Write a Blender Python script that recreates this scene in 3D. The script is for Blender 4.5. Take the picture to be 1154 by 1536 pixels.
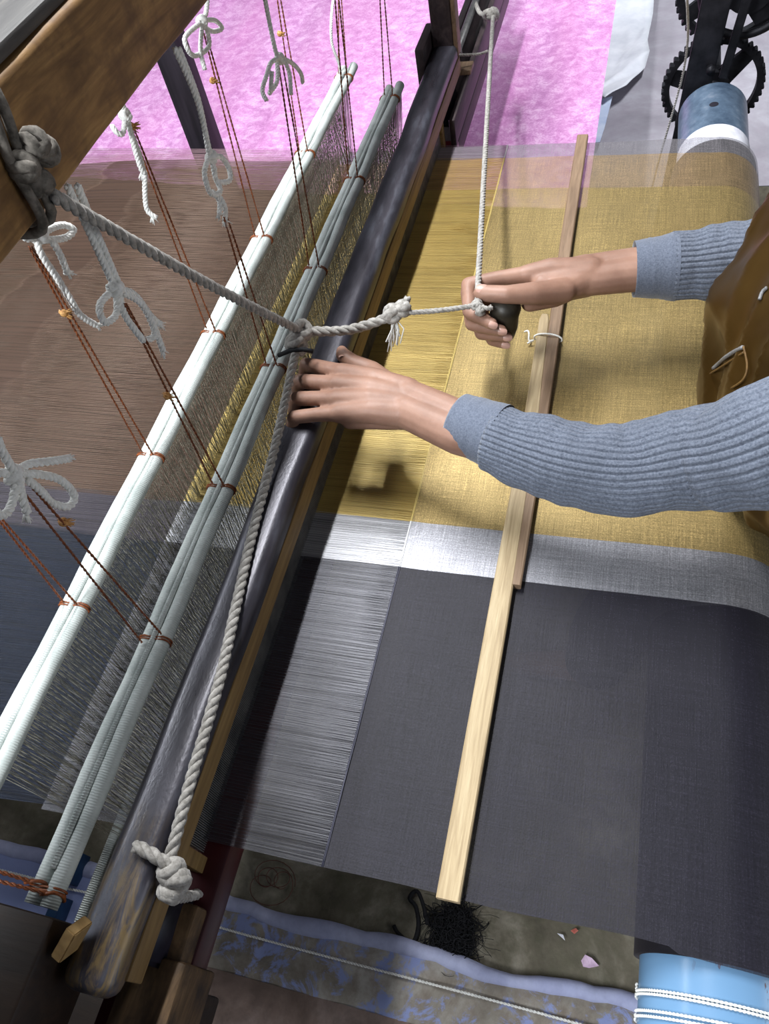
import bpy, bmesh, math, random
from mathutils import Vector, Matrix, noise
random.seed(7)
D = bpy.data
for o in list(D.objects): D.objects.remove(o)
SC = bpy.context.scene
COL = SC.collection

# ------------------------------------------------------------------ camera
FPX = 1154.0; CAMH = 0.8
_y = Vector((488, 1728, -1154)).normalized()
_x = Vector((4150, -400, 1154)); _x = (_x - _y * _x.dot(_y)).normalized()
_z = _x.cross(_y)
RM = Matrix((_x, _y, _z))                      # camera space -> world
CP = Vector((0, 0, CAMH))
cam = D.cameras.new('camera'); camo = D.objects.new('camera', cam); COL.objects.link(camo)
cam.sensor_fit = 'VERTICAL'; cam.sensor_height = 36; cam.lens = 36 * FPX / 1536
cam.clip_start = 0.01
camo.matrix_world = Matrix.Translation(CP) @ RM.to_4x4()
SC.camera = camo

# ------------------------------------------------------------------ light
SC.view_settings.view_transform = 'Standard'; SC.view_settings.look = 'None'
SC.view_settings.gamma = 1; SC.view_settings.exposure = -0.06
w = D.worlds.new('room_light'); SC.world = w; w.use_nodes = True
w.node_tree.nodes['Background'].inputs[0].default_value = (0.80, 0.86, 1.0, 1)
w.node_tree.nodes['Background'].inputs[1].default_value = 0.12

def area(name, loc, target, sx, sy, power, color):
    l = D.lights.new(name, 'AREA'); l.shape = 'RECTANGLE'; l.size = sx; l.size_y = sy
    l.energy = power; l.color = color
    o = D.objects.new(name, l); COL.objects.link(o); o.location = loc
    d = (Vector(target) - Vector(loc)).normalized()
    yy = Vector((0, 1, 0)); xx = yy.cross(-d).normalized(); yy = (-d).cross(xx)
    o.rotation_euler = Matrix((xx, yy, -d)).transposed().to_euler()
    return o
area('tube_light_over_loom', (-0.62, 1.25, 1.80), (-0.30, 0.75, 0), 0.06, 1.1, 62, (0.96, 0.98, 1.0))
area('tube_light_beside_loom', (-2.1, 0.9, 1.7), (-0.5, 0.7, 0), 0.20, 1.2, 30, (0.90, 0.95, 1.0))
area('fill_far_floor', (-0.95, 3.2, 1.9), (-0.4, 2.5, -0.5), 0.10, 1.2, 24, (0.92, 0.96, 1.0))  # added fill, no lamp seen there: brightens far floor and pink cloth
area('fill_white_sheet', (0.45, 2.65, 1.5), (0.35, 3.45, 0.9), 0.10, 1.2, 60, (0.92, 0.96, 1.0))  # added lamp, turned away from the loom to whiten the far sheet
area('fill_near_floor', (-0.85, -1.1, 1.8), (-0.4, 0.1, -0.4), 0.10, 1.2, 66, (0.92, 0.96, 1.0))  # added unseen fill for the kerb and the floor in front
area('fill_beam_face', (2.4, -0.1, 0.75), (-0.4, 0.5, 0.4), 0.8, 1.6, 16, (0.95, 0.97, 1.0))  # added side fill for the beam's right face and healds, no doorway known

# ------------------------------------------------------------------ pixel helpers (1154 x 1536 frame, real depth given)
def _ray(px, py): return RM @ Vector((px - 577, 768 - py, -FPX))
def at(px, py, z=0.0):
    d = _ray(px, py); return CP + d * ((z - CAMH) / d.z)
def atx(px, py, x):
    d = _ray(px, py); return CP + d * (x / d.x)

# ------------------------------------------------------------------ object helpers
def tag(o, label=None, cat=None, group=None, kind=None):
    if label: o['label'] = label
    if cat: o['category'] = cat
    if group: o['group'] = group
    if kind: o['kind'] = kind
    return o
def empty(name, loc, label, cat, group=None):
    o = D.objects.new(name, None); COL.objects.link(o); o.location = loc
    o.empty_display_size = 0.05
    o.matrix_world = Matrix.Translation(Vector(loc))
    return tag(o, label, cat, group)
def link(name, me, mat, parent=None, smooth=True):
    o = D.objects.new(name, me); COL.objects.link(o)
    if mat:
        me.materials.clear(); me.materials.append(mat)
    if smooth:
        for p in me.polygons: p.use_smooth = True
    if parent:
        o.parent = parent
        o.matrix_parent_inverse = world_of(parent).inverted()
    return o
def world_of(o):
    m = Matrix.Translation(o.location)
    if o.parent is None: return m
    return world_of(o.parent) @ o.matrix_parent_inverse @ m
class MB:
    def __init__(s): s.v = []; s.f = []; s.uv = {}
    def add(s, vs, fs):
        n = len(s.v); s.v += [tuple(v) for v in vs]; s.f += [tuple(i + n for i in f) for f in fs]; return n
    def box(s, x0, x1, y0, y1, z0, z1):
        s.add([(x0,y0,z0),(x1,y0,z0),(x1,y1,z0),(x0,y1,z0),(x0,y0,z1),(x1,y0,z1),(x1,y1,z1),(x0,y1,z1)],
              [(0,3,2,1),(4,5,6,7),(0,1,5,4),(1,2,6,5),(2,3,7,6),(3,0,4,7)])
    def strand(s, pts, r, n=3, closed=False):
        """thin tube, quick frames"""
        pts = [Vector(p) for p in pts]; rings = []
        N = len(pts); vs = []; fs = []
        up = None
        for i, p in enumerate(pts):
            if closed: t = (pts[(i+1) % N] - pts[i-1])
            else: t = pts[min(i+1, N-1)] - pts[max(i-1, 0)]
            if t.length < 1e-9: t = Vector((0, 0, 1))
            t.normalize()
            if up is None:
                up = Vector((0, 0, 1)) if abs(t.z) < .9 else Vector((1, 0, 0))
            a = up - t * up.dot(t)
            if a.length < 1e-6: a = t.orthogonal()
            a.normalize(); up = a; b = t.cross(a)
            rr = r[i] if isinstance(r, (list, tuple)) else r
            for k in range(n):
                an = 2 * math.pi * k / n
                vs.append(p + a * (rr * math.cos(an)) + b * (rr * math.sin(an)))
        M = N if closed else N - 1
        for i in range(M):
            j = (i + 1) % N
            for k in range(n):
                l = (k + 1) % n
                fs.append((i*n+k, i*n+l, j*n+l, j*n+k))
        if not closed:
            fs.append(tuple(range(n-1, -1, -1))); fs.append(tuple((N-1)*n + k for k in range(n)))
        s.add(vs, fs)
    def mesh(s, name):
        me = D.meshes.new(name); me.from_pydata(s.v, [], s.f); me.validate(); me.update(); return me
    def build(s, name, mat, parent=None, smooth=True): return link(name, s.mesh(name), mat, parent, smooth)

def smooth_path(pts, step=None, n=None, closed=False):
    """Catmull-Rom through the points, evenly resampled"""
    pts = [Vector(p) for p in pts]
    if len(pts) < 3 and not closed:
        dense = [pts[0].lerp(pts[-1], k / 40) for k in range(41)]
    else:
        N = len(pts); dense = []
        segs = N if closed else N - 1
        for i in range(segs):
            if closed: p0, p1, p2, p3 = pts[i-1], pts[i], pts[(i+1) % N], pts[(i+2) % N]
            else: p0, p1, p2, p3 = pts[max(i-1, 0)], pts[i], pts[i+1], pts[min(i+2, N-1)]
            for k in range(16):
                t = k / 16
                dense.append(0.5 * ((2*p1) + (p2-p0)*t + (2*p0-5*p1+4*p2-p3)*t*t + (-p0+3*p1-3*p2+p3)*t**3))
        dense.append(pts[0].copy() if closed else pts[-1].copy())
    L = [0.0]
    for a, b in zip(dense, dense[1:]): L.append(L[-1] + (b-a).length)
    if n is None: n = max(2, int(L[-1] / step) + 1)
    out = []; j = 0
    for k in range(n):
        s = L[-1] * k / (n - 1)
        while j < len(L) - 2 and L[j+1] < s: j += 1
        d = L[j+1] - L[j]
        out.append(dense[j].lerp(dense[j+1], (s - L[j]) / d if d > 1e-12 else 0))
    return out
def frames(path):
    up = None; out = []
    N = len(path)
    for i, p in enumerate(path):
        t = (path[min(i+1, N-1)] - path[max(i-1, 0)])
        t = t.normalized() if t.length > 1e-9 else Vector((0, 0, 1))
        if up is None: up = Vector((0, 0, 1)) if abs(t.z) < .9 else Vector((1, 0, 0))
        a = up - t * up.dot(t)
        a = a.normalized() if a.length > 1e-6 else t.orthogonal().normalized()
        up = a; out.append((p, t, a, t.cross(a)))
    return out
def rope_into(mb, pts, R, strands=3, pitch=None, n=6, phase=0.0):
    """laid rope: helical strands round the path"""
    pitch = pitch or R * 5.5
    path = smooth_path(pts, step=pitch / 9)
    fr = frames(path); s = 0; prev = path[0]
    lines = [[] for _ in range(strands)]
    for (p, t, a, b) in fr:
        s += (p - prev).length; prev = p
        for k in range(strands):
            an = 2 * math.pi * (k / strands + s / pitch) + phase
            lines[k].append(p + a * (R * .5 * math.cos(an)) + b * (R * .5 * math.sin(an)))
    for l in lines: mb.strand(l, R * .56, n)
def rope(name, pts, R, mat, parent=None, strands=3, pitch=None, n=6):
    mb = MB(); rope_into(mb, pts, R, strands, pitch, n); return mb.build(name, mat, parent)
def knot_into(mb, c, r, R, seed=0, n=7):
    """lumpy knot: a few short loops wound over each other"""
    rnd = random.Random(seed); c = Vector(c)
    for k in range(3):
        ax = Vector((rnd.uniform(-1, 1), rnd.uniform(-1, 1), rnd.uniform(-1, 1))).normalized()
        u = ax.orthogonal().normalized(); v = ax.cross(u)
        pts = [c + u * (r * .62 * math.cos(2*math.pi*i/14)) + v * (r * .62 * math.sin(2*math.pi*i/14))
               + ax * (r * .25 * math.sin(4*math.pi*i/14)) for i in range(14)]
        mb.strand(pts, R, n, closed=True)
def fray_into(mb, p, d, L, R, seed=0):
    rnd = random.Random(seed); d = Vector(d).normalized(); p = Vector(p)
    for k in range(9):
        e = d + Vector((rnd.uniform(-1, 1), rnd.uniform(-1, 1), rnd.uniform(-1, 1))) * .55
        mb.strand([p - d * L * .2, p + e.normalized() * L * rnd.uniform(.6, 1)], [R * .4, R * .16], 4)
def bevel_box(name, x0, x1, y0, y1, z0, z1, mat, parent=None, bev=.003, seg=2, cuts=0, wob=0.0, seed=0):
    bm = bmesh.new(); bmesh.ops.create_cube(bm, size=1)
    for v in bm.verts:
        v.co = Vector(((x0+x1)/2 + v.co.x*(x1-x0), (y0+y1)/2 + v.co.y*(y1-y0), (z0+z1)/2 + v.co.z*(z1-z0)))
    if bev: bmesh.ops.bevel(bm, geom=bm.edges[:], offset=bev, segments=seg, affect='EDGES', profile=.5)
    if cuts:
        ax = max(range(3), key=lambda i: (x1-x0, y1-y0, z1-z0)[i])
        lo = (x0, y0, z0)[ax]; hi = (x1, y1, z1)[ax]
        no = Vector([1 if i == ax else 0 for i in range(3)])
        for k in range(1, cuts):
            c = Vector((0, 0, 0)); c[ax] = lo + (hi-lo)*k/cuts
            bmesh.ops.bisect_plane(bm, geom=bm.verts[:]+bm.edges[:]+bm.faces[:], plane_co=c, plane_no=no)
    if wob:
        for v in bm.verts:
            nv = noise.noise_vector(v.co * 9 + Vector((seed, seed*2, 0)))
            v.co += Vector(nv) * wob
    me = D.meshes.new(name); bm.to_mesh(me); bm.free()
    o = link(name, me, mat, parent, True)
    me.set_sharp_from_angle(angle=math.radians(35))
    return o
def loft(name, rings, mat, parent=None, cap=True, closed=True):
    n = len(rings[0]); vs = [v for r in rings for v in r]; fs = []
    for i in range(len(rings)-1):
        for k in range(n if closed else n-1):
            l = (k+1) % n
            fs.append((i*n+k, i*n+l, (i+1)*n+l, (i+1)*n+k))
    if cap:
        fs.append(tuple(range(n-1, -1, -1))); fs.append(tuple((len(rings)-1)*n+k for k in range(n)))
    mb = MB(); mb.add(vs, fs); return mb.build(name, mat, parent)
def cyl_y(mb, cx, cz, r, y0, y1, n=40, cap=True, r2=None):
    r2 = r if r2 is None else r2
    vs = []; fs = []
    for (y, rr) in ((y0, r), (y1, r2)):
        for k in range(n):
            a = 2*math.pi*k/n; vs.append((cx+rr*math.cos(a), y, cz+rr*math.sin(a)))
    for k in range(n):
        l = (k+1) % n; fs.append((k, n+k, n+l, l))
    if cap: fs.append(tuple(range(n))); fs.append(tuple(2*n-1-k for k in range(n)))
    mb.add(vs, fs)

# ------------------------------------------------------------------ materials
def lin(c):
    c = [x/255 for x in c]
    return tuple(x/12.92 if x <= .04045 else ((x+.055)/1.055)**2.4 for x in c) + (1,)
class NT:
    def __init__(s, name):
        s.m = D.materials.new(name); s.m.use_nodes = True; s.t = s.m.node_tree
        s.p = s.t.nodes['Principled BSDF']
        s.co = s.t.nodes.new('ShaderNodeTexCoord')
    def n(s, ty, **kw):
        nd = s.t.nodes.new(ty)
        for k, v in kw.items(): setattr(nd, k, v)
        return nd
    def l(s, a, b): s.t.links.new(a, b)
    def mapped(s, scale, coord='Object', rot=(0,0,0)):
        m = s.n('ShaderNodeMapping'); m.inputs['Scale'].default_value = scale; m.inputs['Rotation'].default_value = rot
        s.l(s.co.outputs[coord], m.inputs[0]); return m.outputs[0]
    def noise(s, scale=(1,1,1), sc=5, det=3, rough=.5, dist=0, coord='Object'):
        nd = s.n('ShaderNodeTexNoise'); nd.inputs['Scale'].default_value = sc; nd.inputs['Detail'].default_value = det
        nd.inputs['Roughness'].default_value = rough; nd.inputs['Distortion'].default_value = dist
        s.l(s.mapped(scale, coord), nd.inputs['Vector']); return nd.outputs['Fac']
    def ramp(s, fac, stops, interp='LINEAR'):
        r = s.n('ShaderNodeValToRGB'); r.color_ramp.interpolation = interp
        e = r.color_ramp.elements
        while len(e) < len(stops): e.new(.5)
        for i, (p, c) in enumerate(stops):
            e[i].position = p; e[i].color = c if len(c) == 4 else lin(c)
        s.l(fac, r.inputs[0]); return r.outputs[0]
    def mix(s, fac, a, b, blend='MIX'):
        m = s.n('ShaderNodeMix', data_type='RGBA', blend_type=blend)
        for src, i in ((fac, 0), (a, 6), (b, 7)):
            if isinstance(src, (int, float)): m.inputs[i].default_value = src
            elif isinstance(src, tuple): m.inputs[i].default_value = src if len(src) == 4 else lin(src)
            else: s.l(src, m.inputs[i])
        return m.outputs[2]
    def math(s, op, a, b=0.0):
        m = s.n('ShaderNodeMath', operation=op)
        for src, i in ((a, 0), (b, 1)):
            if isinstance(src, (int, float)): m.inputs[i].default_value = src
            else: s.l(src, m.inputs[i])
        return m.outputs[0]
    def rng(s, v, a, b, c=0, d=1):
        m = s.n('ShaderNodeMapRange')
        s.l(v, m.inputs[0])
        for i, x in enumerate((a, b, c, d)): m.inputs[i+1].default_value = x
        return m.outputs[0]
    def bump(s, h, strength=.3, dist=.001):
        b = s.n('ShaderNodeBump'); b.inputs['Strength'].default_value = strength; b.inputs['Distance'].default_value = dist
        s.l(h, b.inputs['Height']); s.l(b.outputs[0], s.p.inputs['Normal'])
    def set(s, col=None, rough=None, metal=None, spec=None, alpha=None, sheen=None, coat=None):
        for key, v in (('Base Color', col), ('Roughness', rough), ('Metallic', metal), ('Specular IOR Level', spec),
                       ('Alpha', alpha), ('Sheen Weight', sheen), ('Coat Weight', coat)):
            if v is None: continue
            if isinstance(v, (int, float)): s.p.inputs[key].default_value = v
            elif isinstance(v, tuple): s.p.inputs[key].default_value = v if len(v) == 4 else lin(v)
            else: s.l(v, s.p.inputs[key])
        return s.m

M = {}
def simple(name, c1, c2, scale=(1,1,1), sc=8, rough=.6, metal=0, bump=.2, bdist=.001, det=4, lo=.35, hi=.65, spec=.4, sheen=0):
    t = NT(name); f = t.noise(scale, sc, det, .6)
    t.bump(f, bump, bdist)
    M[name] = t.set(t.ramp(f, [(lo, c1), (hi, c2)]), rough, metal, spec, sheen=sheen); return M[name]

simple('cotton_white', (222, 222, 216), (246, 246, 242), sc=260, rough=.9, bump=.4, bdist=.0008, sheen=.3)
simple('cotton_grey', (128, 124, 118), (172, 168, 162), sc=200, rough=.9, bump=.5, bdist=.001, sheen=.2)
simple('rope_dark', (72, 68, 62), (124, 118, 110), sc=120, rough=.9, bump=.5)
simple('nylon_brown', (100, 52, 26), (150, 84, 44), sc=300, rough=.45, bump=.3, bdist=.0005)
simple('nylon_gold', (176, 120, 62), (214, 166, 104), sc=300, rough=.6)
simple('iron_black', (20, 20, 25), (44, 44, 50), sc=30, rough=.5, metal=.5, bump=.2)
simple('black_wood', (26, 22, 30), (48, 42, 52), scale=(1,1,.1), sc=40, rough=.6)
simple('black_thread', (8, 8, 12), (22, 22, 28), sc=200, rough=.8)
simple('red_thread', (80, 50, 45), (112, 74, 64), sc=200, rough=.8)
simple('green_thread', (70, 82, 66), (96, 106, 88), sc=200, rough=.8)
simple('paper_white', (205, 205, 218), (235, 235, 242), sc=40, rough=.8)
simple('paper_pink', (190, 160, 190), (226, 200, 224), sc=70, rough=.8)
simple('paper_red', (150, 60, 50), (180, 110, 96), sc=90, rough=.8)
simple('plastic_sheet', (225, 228, 236), (244, 246, 252), sc=14, rough=.25, bump=.2, bdist=.004)
simple('strip_blue', (180, 196, 226), (212, 222, 240), sc=14, rough=.3)
simple('steel_dull', (120, 120, 120), (160, 158, 156), sc=40, rough=.4, metal=.7)
simple('leather_black', (14, 13, 20), (40, 36, 48), sc=40, rough=.45, bump=.4)
simple('handle_dark', (30, 27, 22), (52, 48, 40), sc=60, rough=.45)
simple('trouser', (14, 15, 22), (26, 27, 36), sc=120, rough=.85)
simple('teal_block', (14, 44, 78), (28, 66, 104), sc=30, rough=.5)
simple('hair', (10, 9, 9), (30, 26, 24), scale=(1,1,.2), sc=200, rough=.6, bump=.6)
simple('eye', (220, 220, 214), (235, 235, 230), sc=10, rough=.2, bump=0)
simple('zip_grey', (100, 100, 102), (140, 140, 140), scale=(1,1,1), sc=700, rough=.5)
simple('nail', (176, 136, 122), (196, 158, 144), sc=40, rough=.35, bump=0)

def wood(name, c1, c2, c3, scale, rough=.6, knots=.5, stain=None, bump=.25, spec=.35):
    t = NT(name)
    f = t.noise(scale, 1, 6, .62, 1.2); g = t.noise(tuple(x*4 for x in scale), 1, 4, .6)
    c = t.ramp(f, [(.28, c1), (.5, c2), (.72, c3)])
    c = t.mix(t.rng(g, .35, .7, 0, .5), c, c1, 'MIX')
    if stain:
        s = t.noise((1,1,1), 14, 5, .65); c = t.mix(t.rng(s, .52, .66, 0, .8), c, stain)
    t.bump(t.math('ADD', f, t.math('MULTIPLY', g, .5)), bump, .002)
    M[name] = t.set(c, rough, 0, spec); return M[name]
wood('beam_wood', (84, 60, 36), (140, 106, 64), (176, 138, 86), (60, 5, 40), rough=.6, stain=(96, 70, 46))
wood('beam_top_shade', (58, 56, 56), (78, 76, 74), (96, 92, 88), (60, 5, 40), rough=.6)
wood('slat_light', (142, 122, 92), (174, 154, 120), (192, 174, 140), (120, 6, 60), rough=.55)
wood('slat_dark', (104, 84, 66), (134, 110, 88), (150, 126, 102), (120, 6, 60), rough=.55)
wood('reed_wood', (96, 74, 44), (128, 102, 62), (146, 120, 76), (60, 5, 60), rough=.55)
wood('box_wood', (44, 32, 22), (96, 74, 50), (128, 102, 72), (40, 9, 30), rough=.65, stain=(30, 24, 24))
wood('board_dark', (24, 15, 10), (38, 26, 18), (54, 38, 26), (6, 40, 30), rough=.55)
wood('wedge_wood', (128, 100, 62), (160, 130, 84), (178, 148, 100), (30, 30, 60))
wood('bench_wood', (70, 50, 34), (100, 74, 50), (120, 92, 64), (40, 5, 40))
wood('sley_wood', (36, 30, 34), (62, 52, 54), (84, 72, 72), (40, 6, 30), rough=.5)

# dark painted hand rail, worn to bare wood near its end
t = NT('rail_paint'); f = t.noise((8, 2, 8), 4, 5, .6); g = t.noise((70, 14, 70), 1, 5, .7, .6)
c = t.ramp(f, [(.3, (40, 38, 44)), (.55, (60, 58, 66)), (.75, (92, 94, 104))])
sep = t.n('ShaderNodeSeparateXYZ'); t.l(t.co.outputs['Object'], sep.inputs[0])
wear = t.math('MULTIPLY', t.rng(sep.outputs[1], .12, .02, 0, 1), t.rng(g, .48, .6, 0, 1))
c = t.mix(wear, c, (116, 98, 68))
t.bump(t.noise((1, .6, 1), 320, 3), .25, .0008)
M['rail_paint'] = t.set(c, t.rng(f, .3, .7, .26, .46), .35, .6)

# maroon-black lacquer
t = NT('lacquer'); f = t.noise((2, 1, 2), 5, 4)
M['lacquer'] = t.set(t.ramp(f, [(.3, (30, 8, 13)), (.55, (66, 10, 18)), (.75, (112, 14, 26))]), .32, 0, .5)

# ---- cloth and warp share the colour bands across the width (object y)
def band_color(t, stops):
    sep = t.n('ShaderNodeSeparateXYZ'); t.l(t.co.outputs['Object'], sep.inputs[0])
    wob = t.noise((3, 0, 0), 2, 2)
    y = t.math('ADD', sep.outputs[1], t.math('MULTIPLY', t.math('SUBTRACT', wob, .5), .006))
    fac = t.rng(y, 0.0, 1.6, 0, 1)
    return sep, fac, t.ramp(fac, [((p)/1.6, c) for p, c in stops], 'CONSTANT')
def gray(v): return (v, v, v, 1)
# woven cloth
def woven_mat(name, sheer):
    t = NT(name)
    sep, fac, c = band_color(t, [(0, (32, 30, 42)), (.4585, (156, 156, 162)), (.531, (166, 143, 92)), (1.262, (170, 144, 106)), (1.358, (132, 128, 132))])
    if not sheer: c = t.mix(1.0, c, gray(.5), 'MULTIPLY')  # same cloth on the roll, its missing backlight darkened into the colour
    wx = t.noise((700, 14, 1), 1, 3, .75); wy = t.noise((14, 700, 1), 1, 3, .75); gr = t.noise((1, 1, 1), 560, 2, .8); blot = t.noise((1, 1, 1), 6, 5, .6)
    k = t.math('ADD', t.math('MULTIPLY', wx, .30), t.math('ADD', t.math('MULTIPLY', wy, .30), t.math('MULTIPLY', gr, .40)))
    c = t.mix(1.0, c, t.ramp(k, [(.36, gray(.48)), (.5, gray(.86)), (.62, gray(1.0))]), 'MULTIPLY')
    c = t.mix(t.rng(k, .53, .64, 0, .8), c, t.mix(1.0, c, (1.7, 1.65, 1.6, 1), 'MULTIPLY'))
    c = t.mix(1.0, c, t.ramp(blot, [(.3, gray(.82)), (.7, gray(1.0))]), 'MULTIPLY')
    t.bump(k, .6, .0008)
    met = t.ramp(fac, [(0, gray(.05)), (.4585/1.6, gray(.5)), (.531/1.6, gray(.45)), (1.358/1.6, gray(.2))], 'CONSTANT')
    al = 1.0
    if sheer:
        a = t.ramp(fac, [(0, gray(.82)), (.4585/1.6, gray(.93)), (.531/1.6, gray(.90)), (1.262/1.6, gray(.74)), (1.358/1.6, gray(.62))], 'CONSTANT')
        al = t.math('ADD', a, t.rng(k, .4, .6, -.10, .10))
    M[name] = t.set(c, t.ramp(fac, [(0, gray(.55)), (.4585/1.6, gray(.42))], 'CONSTANT'), met, .35, al, sheen=.05)
woven_mat('woven', True); woven_mat('woven_roll_shaded', False)
# open warp in front of the reed
def warp_mat(name, stops, alpha, met, rough=.4, streak=.5):
    t = NT(name)
    sep, fac, c = band_color(t, stops)
    s1 = t.noise((3, 620, 1), 1, 3, .75); s2 = t.noise((1.2, 150, 1), 1, 2, .6); bl = t.noise((5, 9, 1), 1, 4, .6)
    k = t.math('ADD', t.math('MULTIPLY', s1, .65), t.math('MULTIPLY', s2, .35))
    c = t.mix(1.0, c, t.ramp(k, [(.32, gray(streak)), (.5, gray(.95)), (.66, gray(1.0))]), 'MULTIPLY')
    a = t.ramp(fac, [(p/1.6, gray(v)) for p, v in alpha], 'CONSTANT')
    a = t.math('ADD', a, t.rng(k, .35, .65, -.18, .18))
    a = t.math('ADD', a, t.rng(bl, .3, .7, -.10, .10))
    t.bump(k, .4, .0006)
    M[name] = t.set(c, rough, met, .5 if rough < .45 else .2, a)
warp_mat('warp_front', [(0, (84, 84, 90)), (.4585, (148, 148, 152)), (.531, (184, 160, 94)), (1.262, (206, 172, 122)), (1.358, (176, 172, 178))],
         [(0, .55), (.4585, .9), (.531, .92), (1.262, .72), (1.358, .6)], .4, .36)
warp_mat('warp_rear_shaded', [(0, (24, 30, 44)), (.4585, (58, 54, 62)), (.531, (76, 58, 48)), (1.39, (150, 110, 120))],
         [(0, .88), (.4585, .88), (.531, .86), (1.39, .25)], .15, .5, .30)  # same warp behind the shafts, its dim light put into darker bands
t = NT('warp_strand')
sep, fac, c = band_color(t, [(0, (74, 74, 84)), (.4585, (190, 190, 192)), (.531, (190, 156, 84)), (1.358, (160, 140, 150))])
M['warp_strand'] = t.set(c, .4, .3, .5)
t = NT('warp_strand_rear_shaded')
sep, fac, c = band_color(t, [(0, (40, 46, 60)), (.4585, (92, 86, 92)), (.531, (120, 98, 82)), (1.358, (150, 120, 126))])  # front threads continued, shade painted into their colours
M['warp_strand_rear_shaded'] = t.set(c, .4, .2, .5)
simple('heald_thread', (148, 144, 126), (190, 186, 168), sc=60, rough=.7, bump=0)

# white thread-wrapped rods
t = NT('wrapped_rod'); wv = t.n('ShaderNodeTexWave', wave_type='BANDS', bands_direction='Y'); wv.inputs['Scale'].default_value = 130
wv.inputs['Distortion'].default_value = 2; wv.inputs['Detail'].default_value = 1; t.l(t.co.outputs['Object'], wv.inputs['Vector'])
f = t.noise((1, 1, 1), 26, 4); t.bump(wv.outputs['Fac'], .5, .0007)
M['wrapped_rod'] = t.set(t.ramp(f, [(.3, (172, 180, 176)), (.6, (204, 210, 206))]), .6, 0, .4)

# pink cloth
t = NT('pink_cloth'); f = t.noise((1, 1, 1), 34, 5, .7, .6); g = t.noise((4, .6, 1), 2, 3); h = t.noise((1, 1, 1), 220, 3, .7)
c = t.ramp(t.math('ADD', t.math('MULTIPLY', f, .6), t.math('MULTIPLY', h, .4)), [(.40, (176, 112, 168)), (.5, (200, 140, 192)), (.60, (222, 180, 216))])
c = t.mix(t.rng(g, .4, .65, 0, .35), c, (188, 108, 164))
t.bump(f, .3, .002)
M['pink_cloth'] = t.set(c, .45, .1, .4, sheen=.2)

# concrete floors and painted kerb
def concrete(name, cols, paint=None, sc=6, th=(.46, .54), bump=.5):
    t = NT(name); f = t.noise((1, 1, 1), sc, 8, .68, .4); g = t.noise((1, 1, 1), sc*6, 6, .65, .3)
    c = t.ramp(f, [(.3, cols[0]), (.5, cols[1]), (.68, cols[2])])
    c = t.mix(t.rng(g, .42, .68, 0, .55), c, cols[3])
    if paint:
        p = t.noise((1, 1, 1), 20, 8, .72, .6); 
        sx = t.n('ShaderNodeSeparateXYZ'); t.l(t.co.outputs['Object'], sx.inputs[0])
        p = t.math('ADD', p, t.rng(sx.outputs[0], -.62, -.72, 0, .3))
        c = t.mix(t.rng(p, th[0], th[1], 0, 1), c, paint)
    t.bump(t.math('ADD', f, t.math('MULTIPLY', g, .6)), bump, .006)
    M[name] = t.set(c, .8, 0, .3); return M[name]
concrete('floor_concrete', [(62, 58, 48), (108, 102, 88), (156, 150, 136), (84, 84, 66)])
concrete('kerb_paint', [(96, 90, 80), (150, 144, 134), (186, 182, 176), (112, 96, 84)], paint=(142, 154, 200), th=(.51, .58))
concrete('front_floor', [(96, 80, 72), (124, 106, 98), (150, 134, 128), (84, 72, 66)])
concrete('lavender_edge', [(156, 162, 198), (176, 182, 214), (194, 198, 226), (146, 150, 184)], bump=.3)
concrete('far_plaster', [(136, 132, 140), (160, 156, 164), (182, 180, 188), (146, 138, 148)], sc=3)

# blue painted pipe with chips
t = NT('pipe_blue'); f = t.noise((1, .5, 1), 5, 3); g = t.noise((1, .45, 1), 55, 5, .65, .8)
c = t.ramp(f, [(.3, (98, 136, 172)), (.7, (122, 160, 194))])
sp = t.n('ShaderNodeSeparateXYZ'); t.l(t.co.outputs['Object'], sp.inputs[0])
chip = t.math('MULTIPLY', t.rng(g, .60, .615, 0, 1), t.rng(sp.outputs[0], .11, .15, .0, 1))
c = t.mix(chip, c, (92, 64, 66))
t.bump(t.math('MULTIPLY', chip, -1), .4, .001)
M['pipe_blue'] = t.set(c, .26, 0, .5)
t = NT('pipe_far'); f = t.noise((1, .5, 1), 9, 4); g = t.noise((1, 1, 1), 60, 4, .7)
M['pipe_far'] = t.set(t.ramp(t.math('ADD', t.math('MULTIPLY', f, .6), t.math('MULTIPLY', g, .4)), [(.36, (72, 90, 112)), (.5, (104, 124, 146)), (.62, (146, 156, 172))]), .3, .3, .5)
simple('roll_navy', (14, 15, 26), (30, 31, 46), sc=60, rough=.7)

# skin / clothes
t = NT('skin'); f = t.noise((1, 1, 1), 26, 5, .6); g = t.noise((1, 1, 1), 420, 3, .6)
t.bump(t.math('ADD', t.math('MULTIPLY', f, .7), t.math('MULTIPLY', g, .3)), .25, .0016)
t.p.inputs['Subsurface Weight'].default_value = .08; t.p.inputs['Subsurface Radius'].default_value = (.006, .003, .002)
M['skin'] = t.set(t.ramp(f, [(.3, (132, 99, 83)), (.7, (158, 122, 104))]), .5, 0, .4)
t = NT('knit'); f = t.noise((1, 1, 1), 420, 3, .7); g = t.noise((1, 1, 1), 30, 3)
t.bump(f, .5, .0008)
M['knit'] = t.set(t.mix(t.rng(g, .3, .7, 0, .3), t.ramp(f, [(.32, (76, 82, 95)), (.62, (116, 123, 137))]), (88, 94, 106)), .9, 0, .2, sheen=.12)
t = NT('cuff'); f = t.noise((1, 1, 1), 520, 3, .7); t.bump(f, .3, .0006)
M['cuff'] = t.set(t.ramp(f, [(.3, (78, 85, 99)), (.65, (108, 115, 130))]), .9, 0, .2, sheen=.3)
t = NT('satin'); f = t.noise((1, 1, 1), 9, 4); t.bump(t.noise((1,1,1), 500, 2), .12, .0004)
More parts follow.
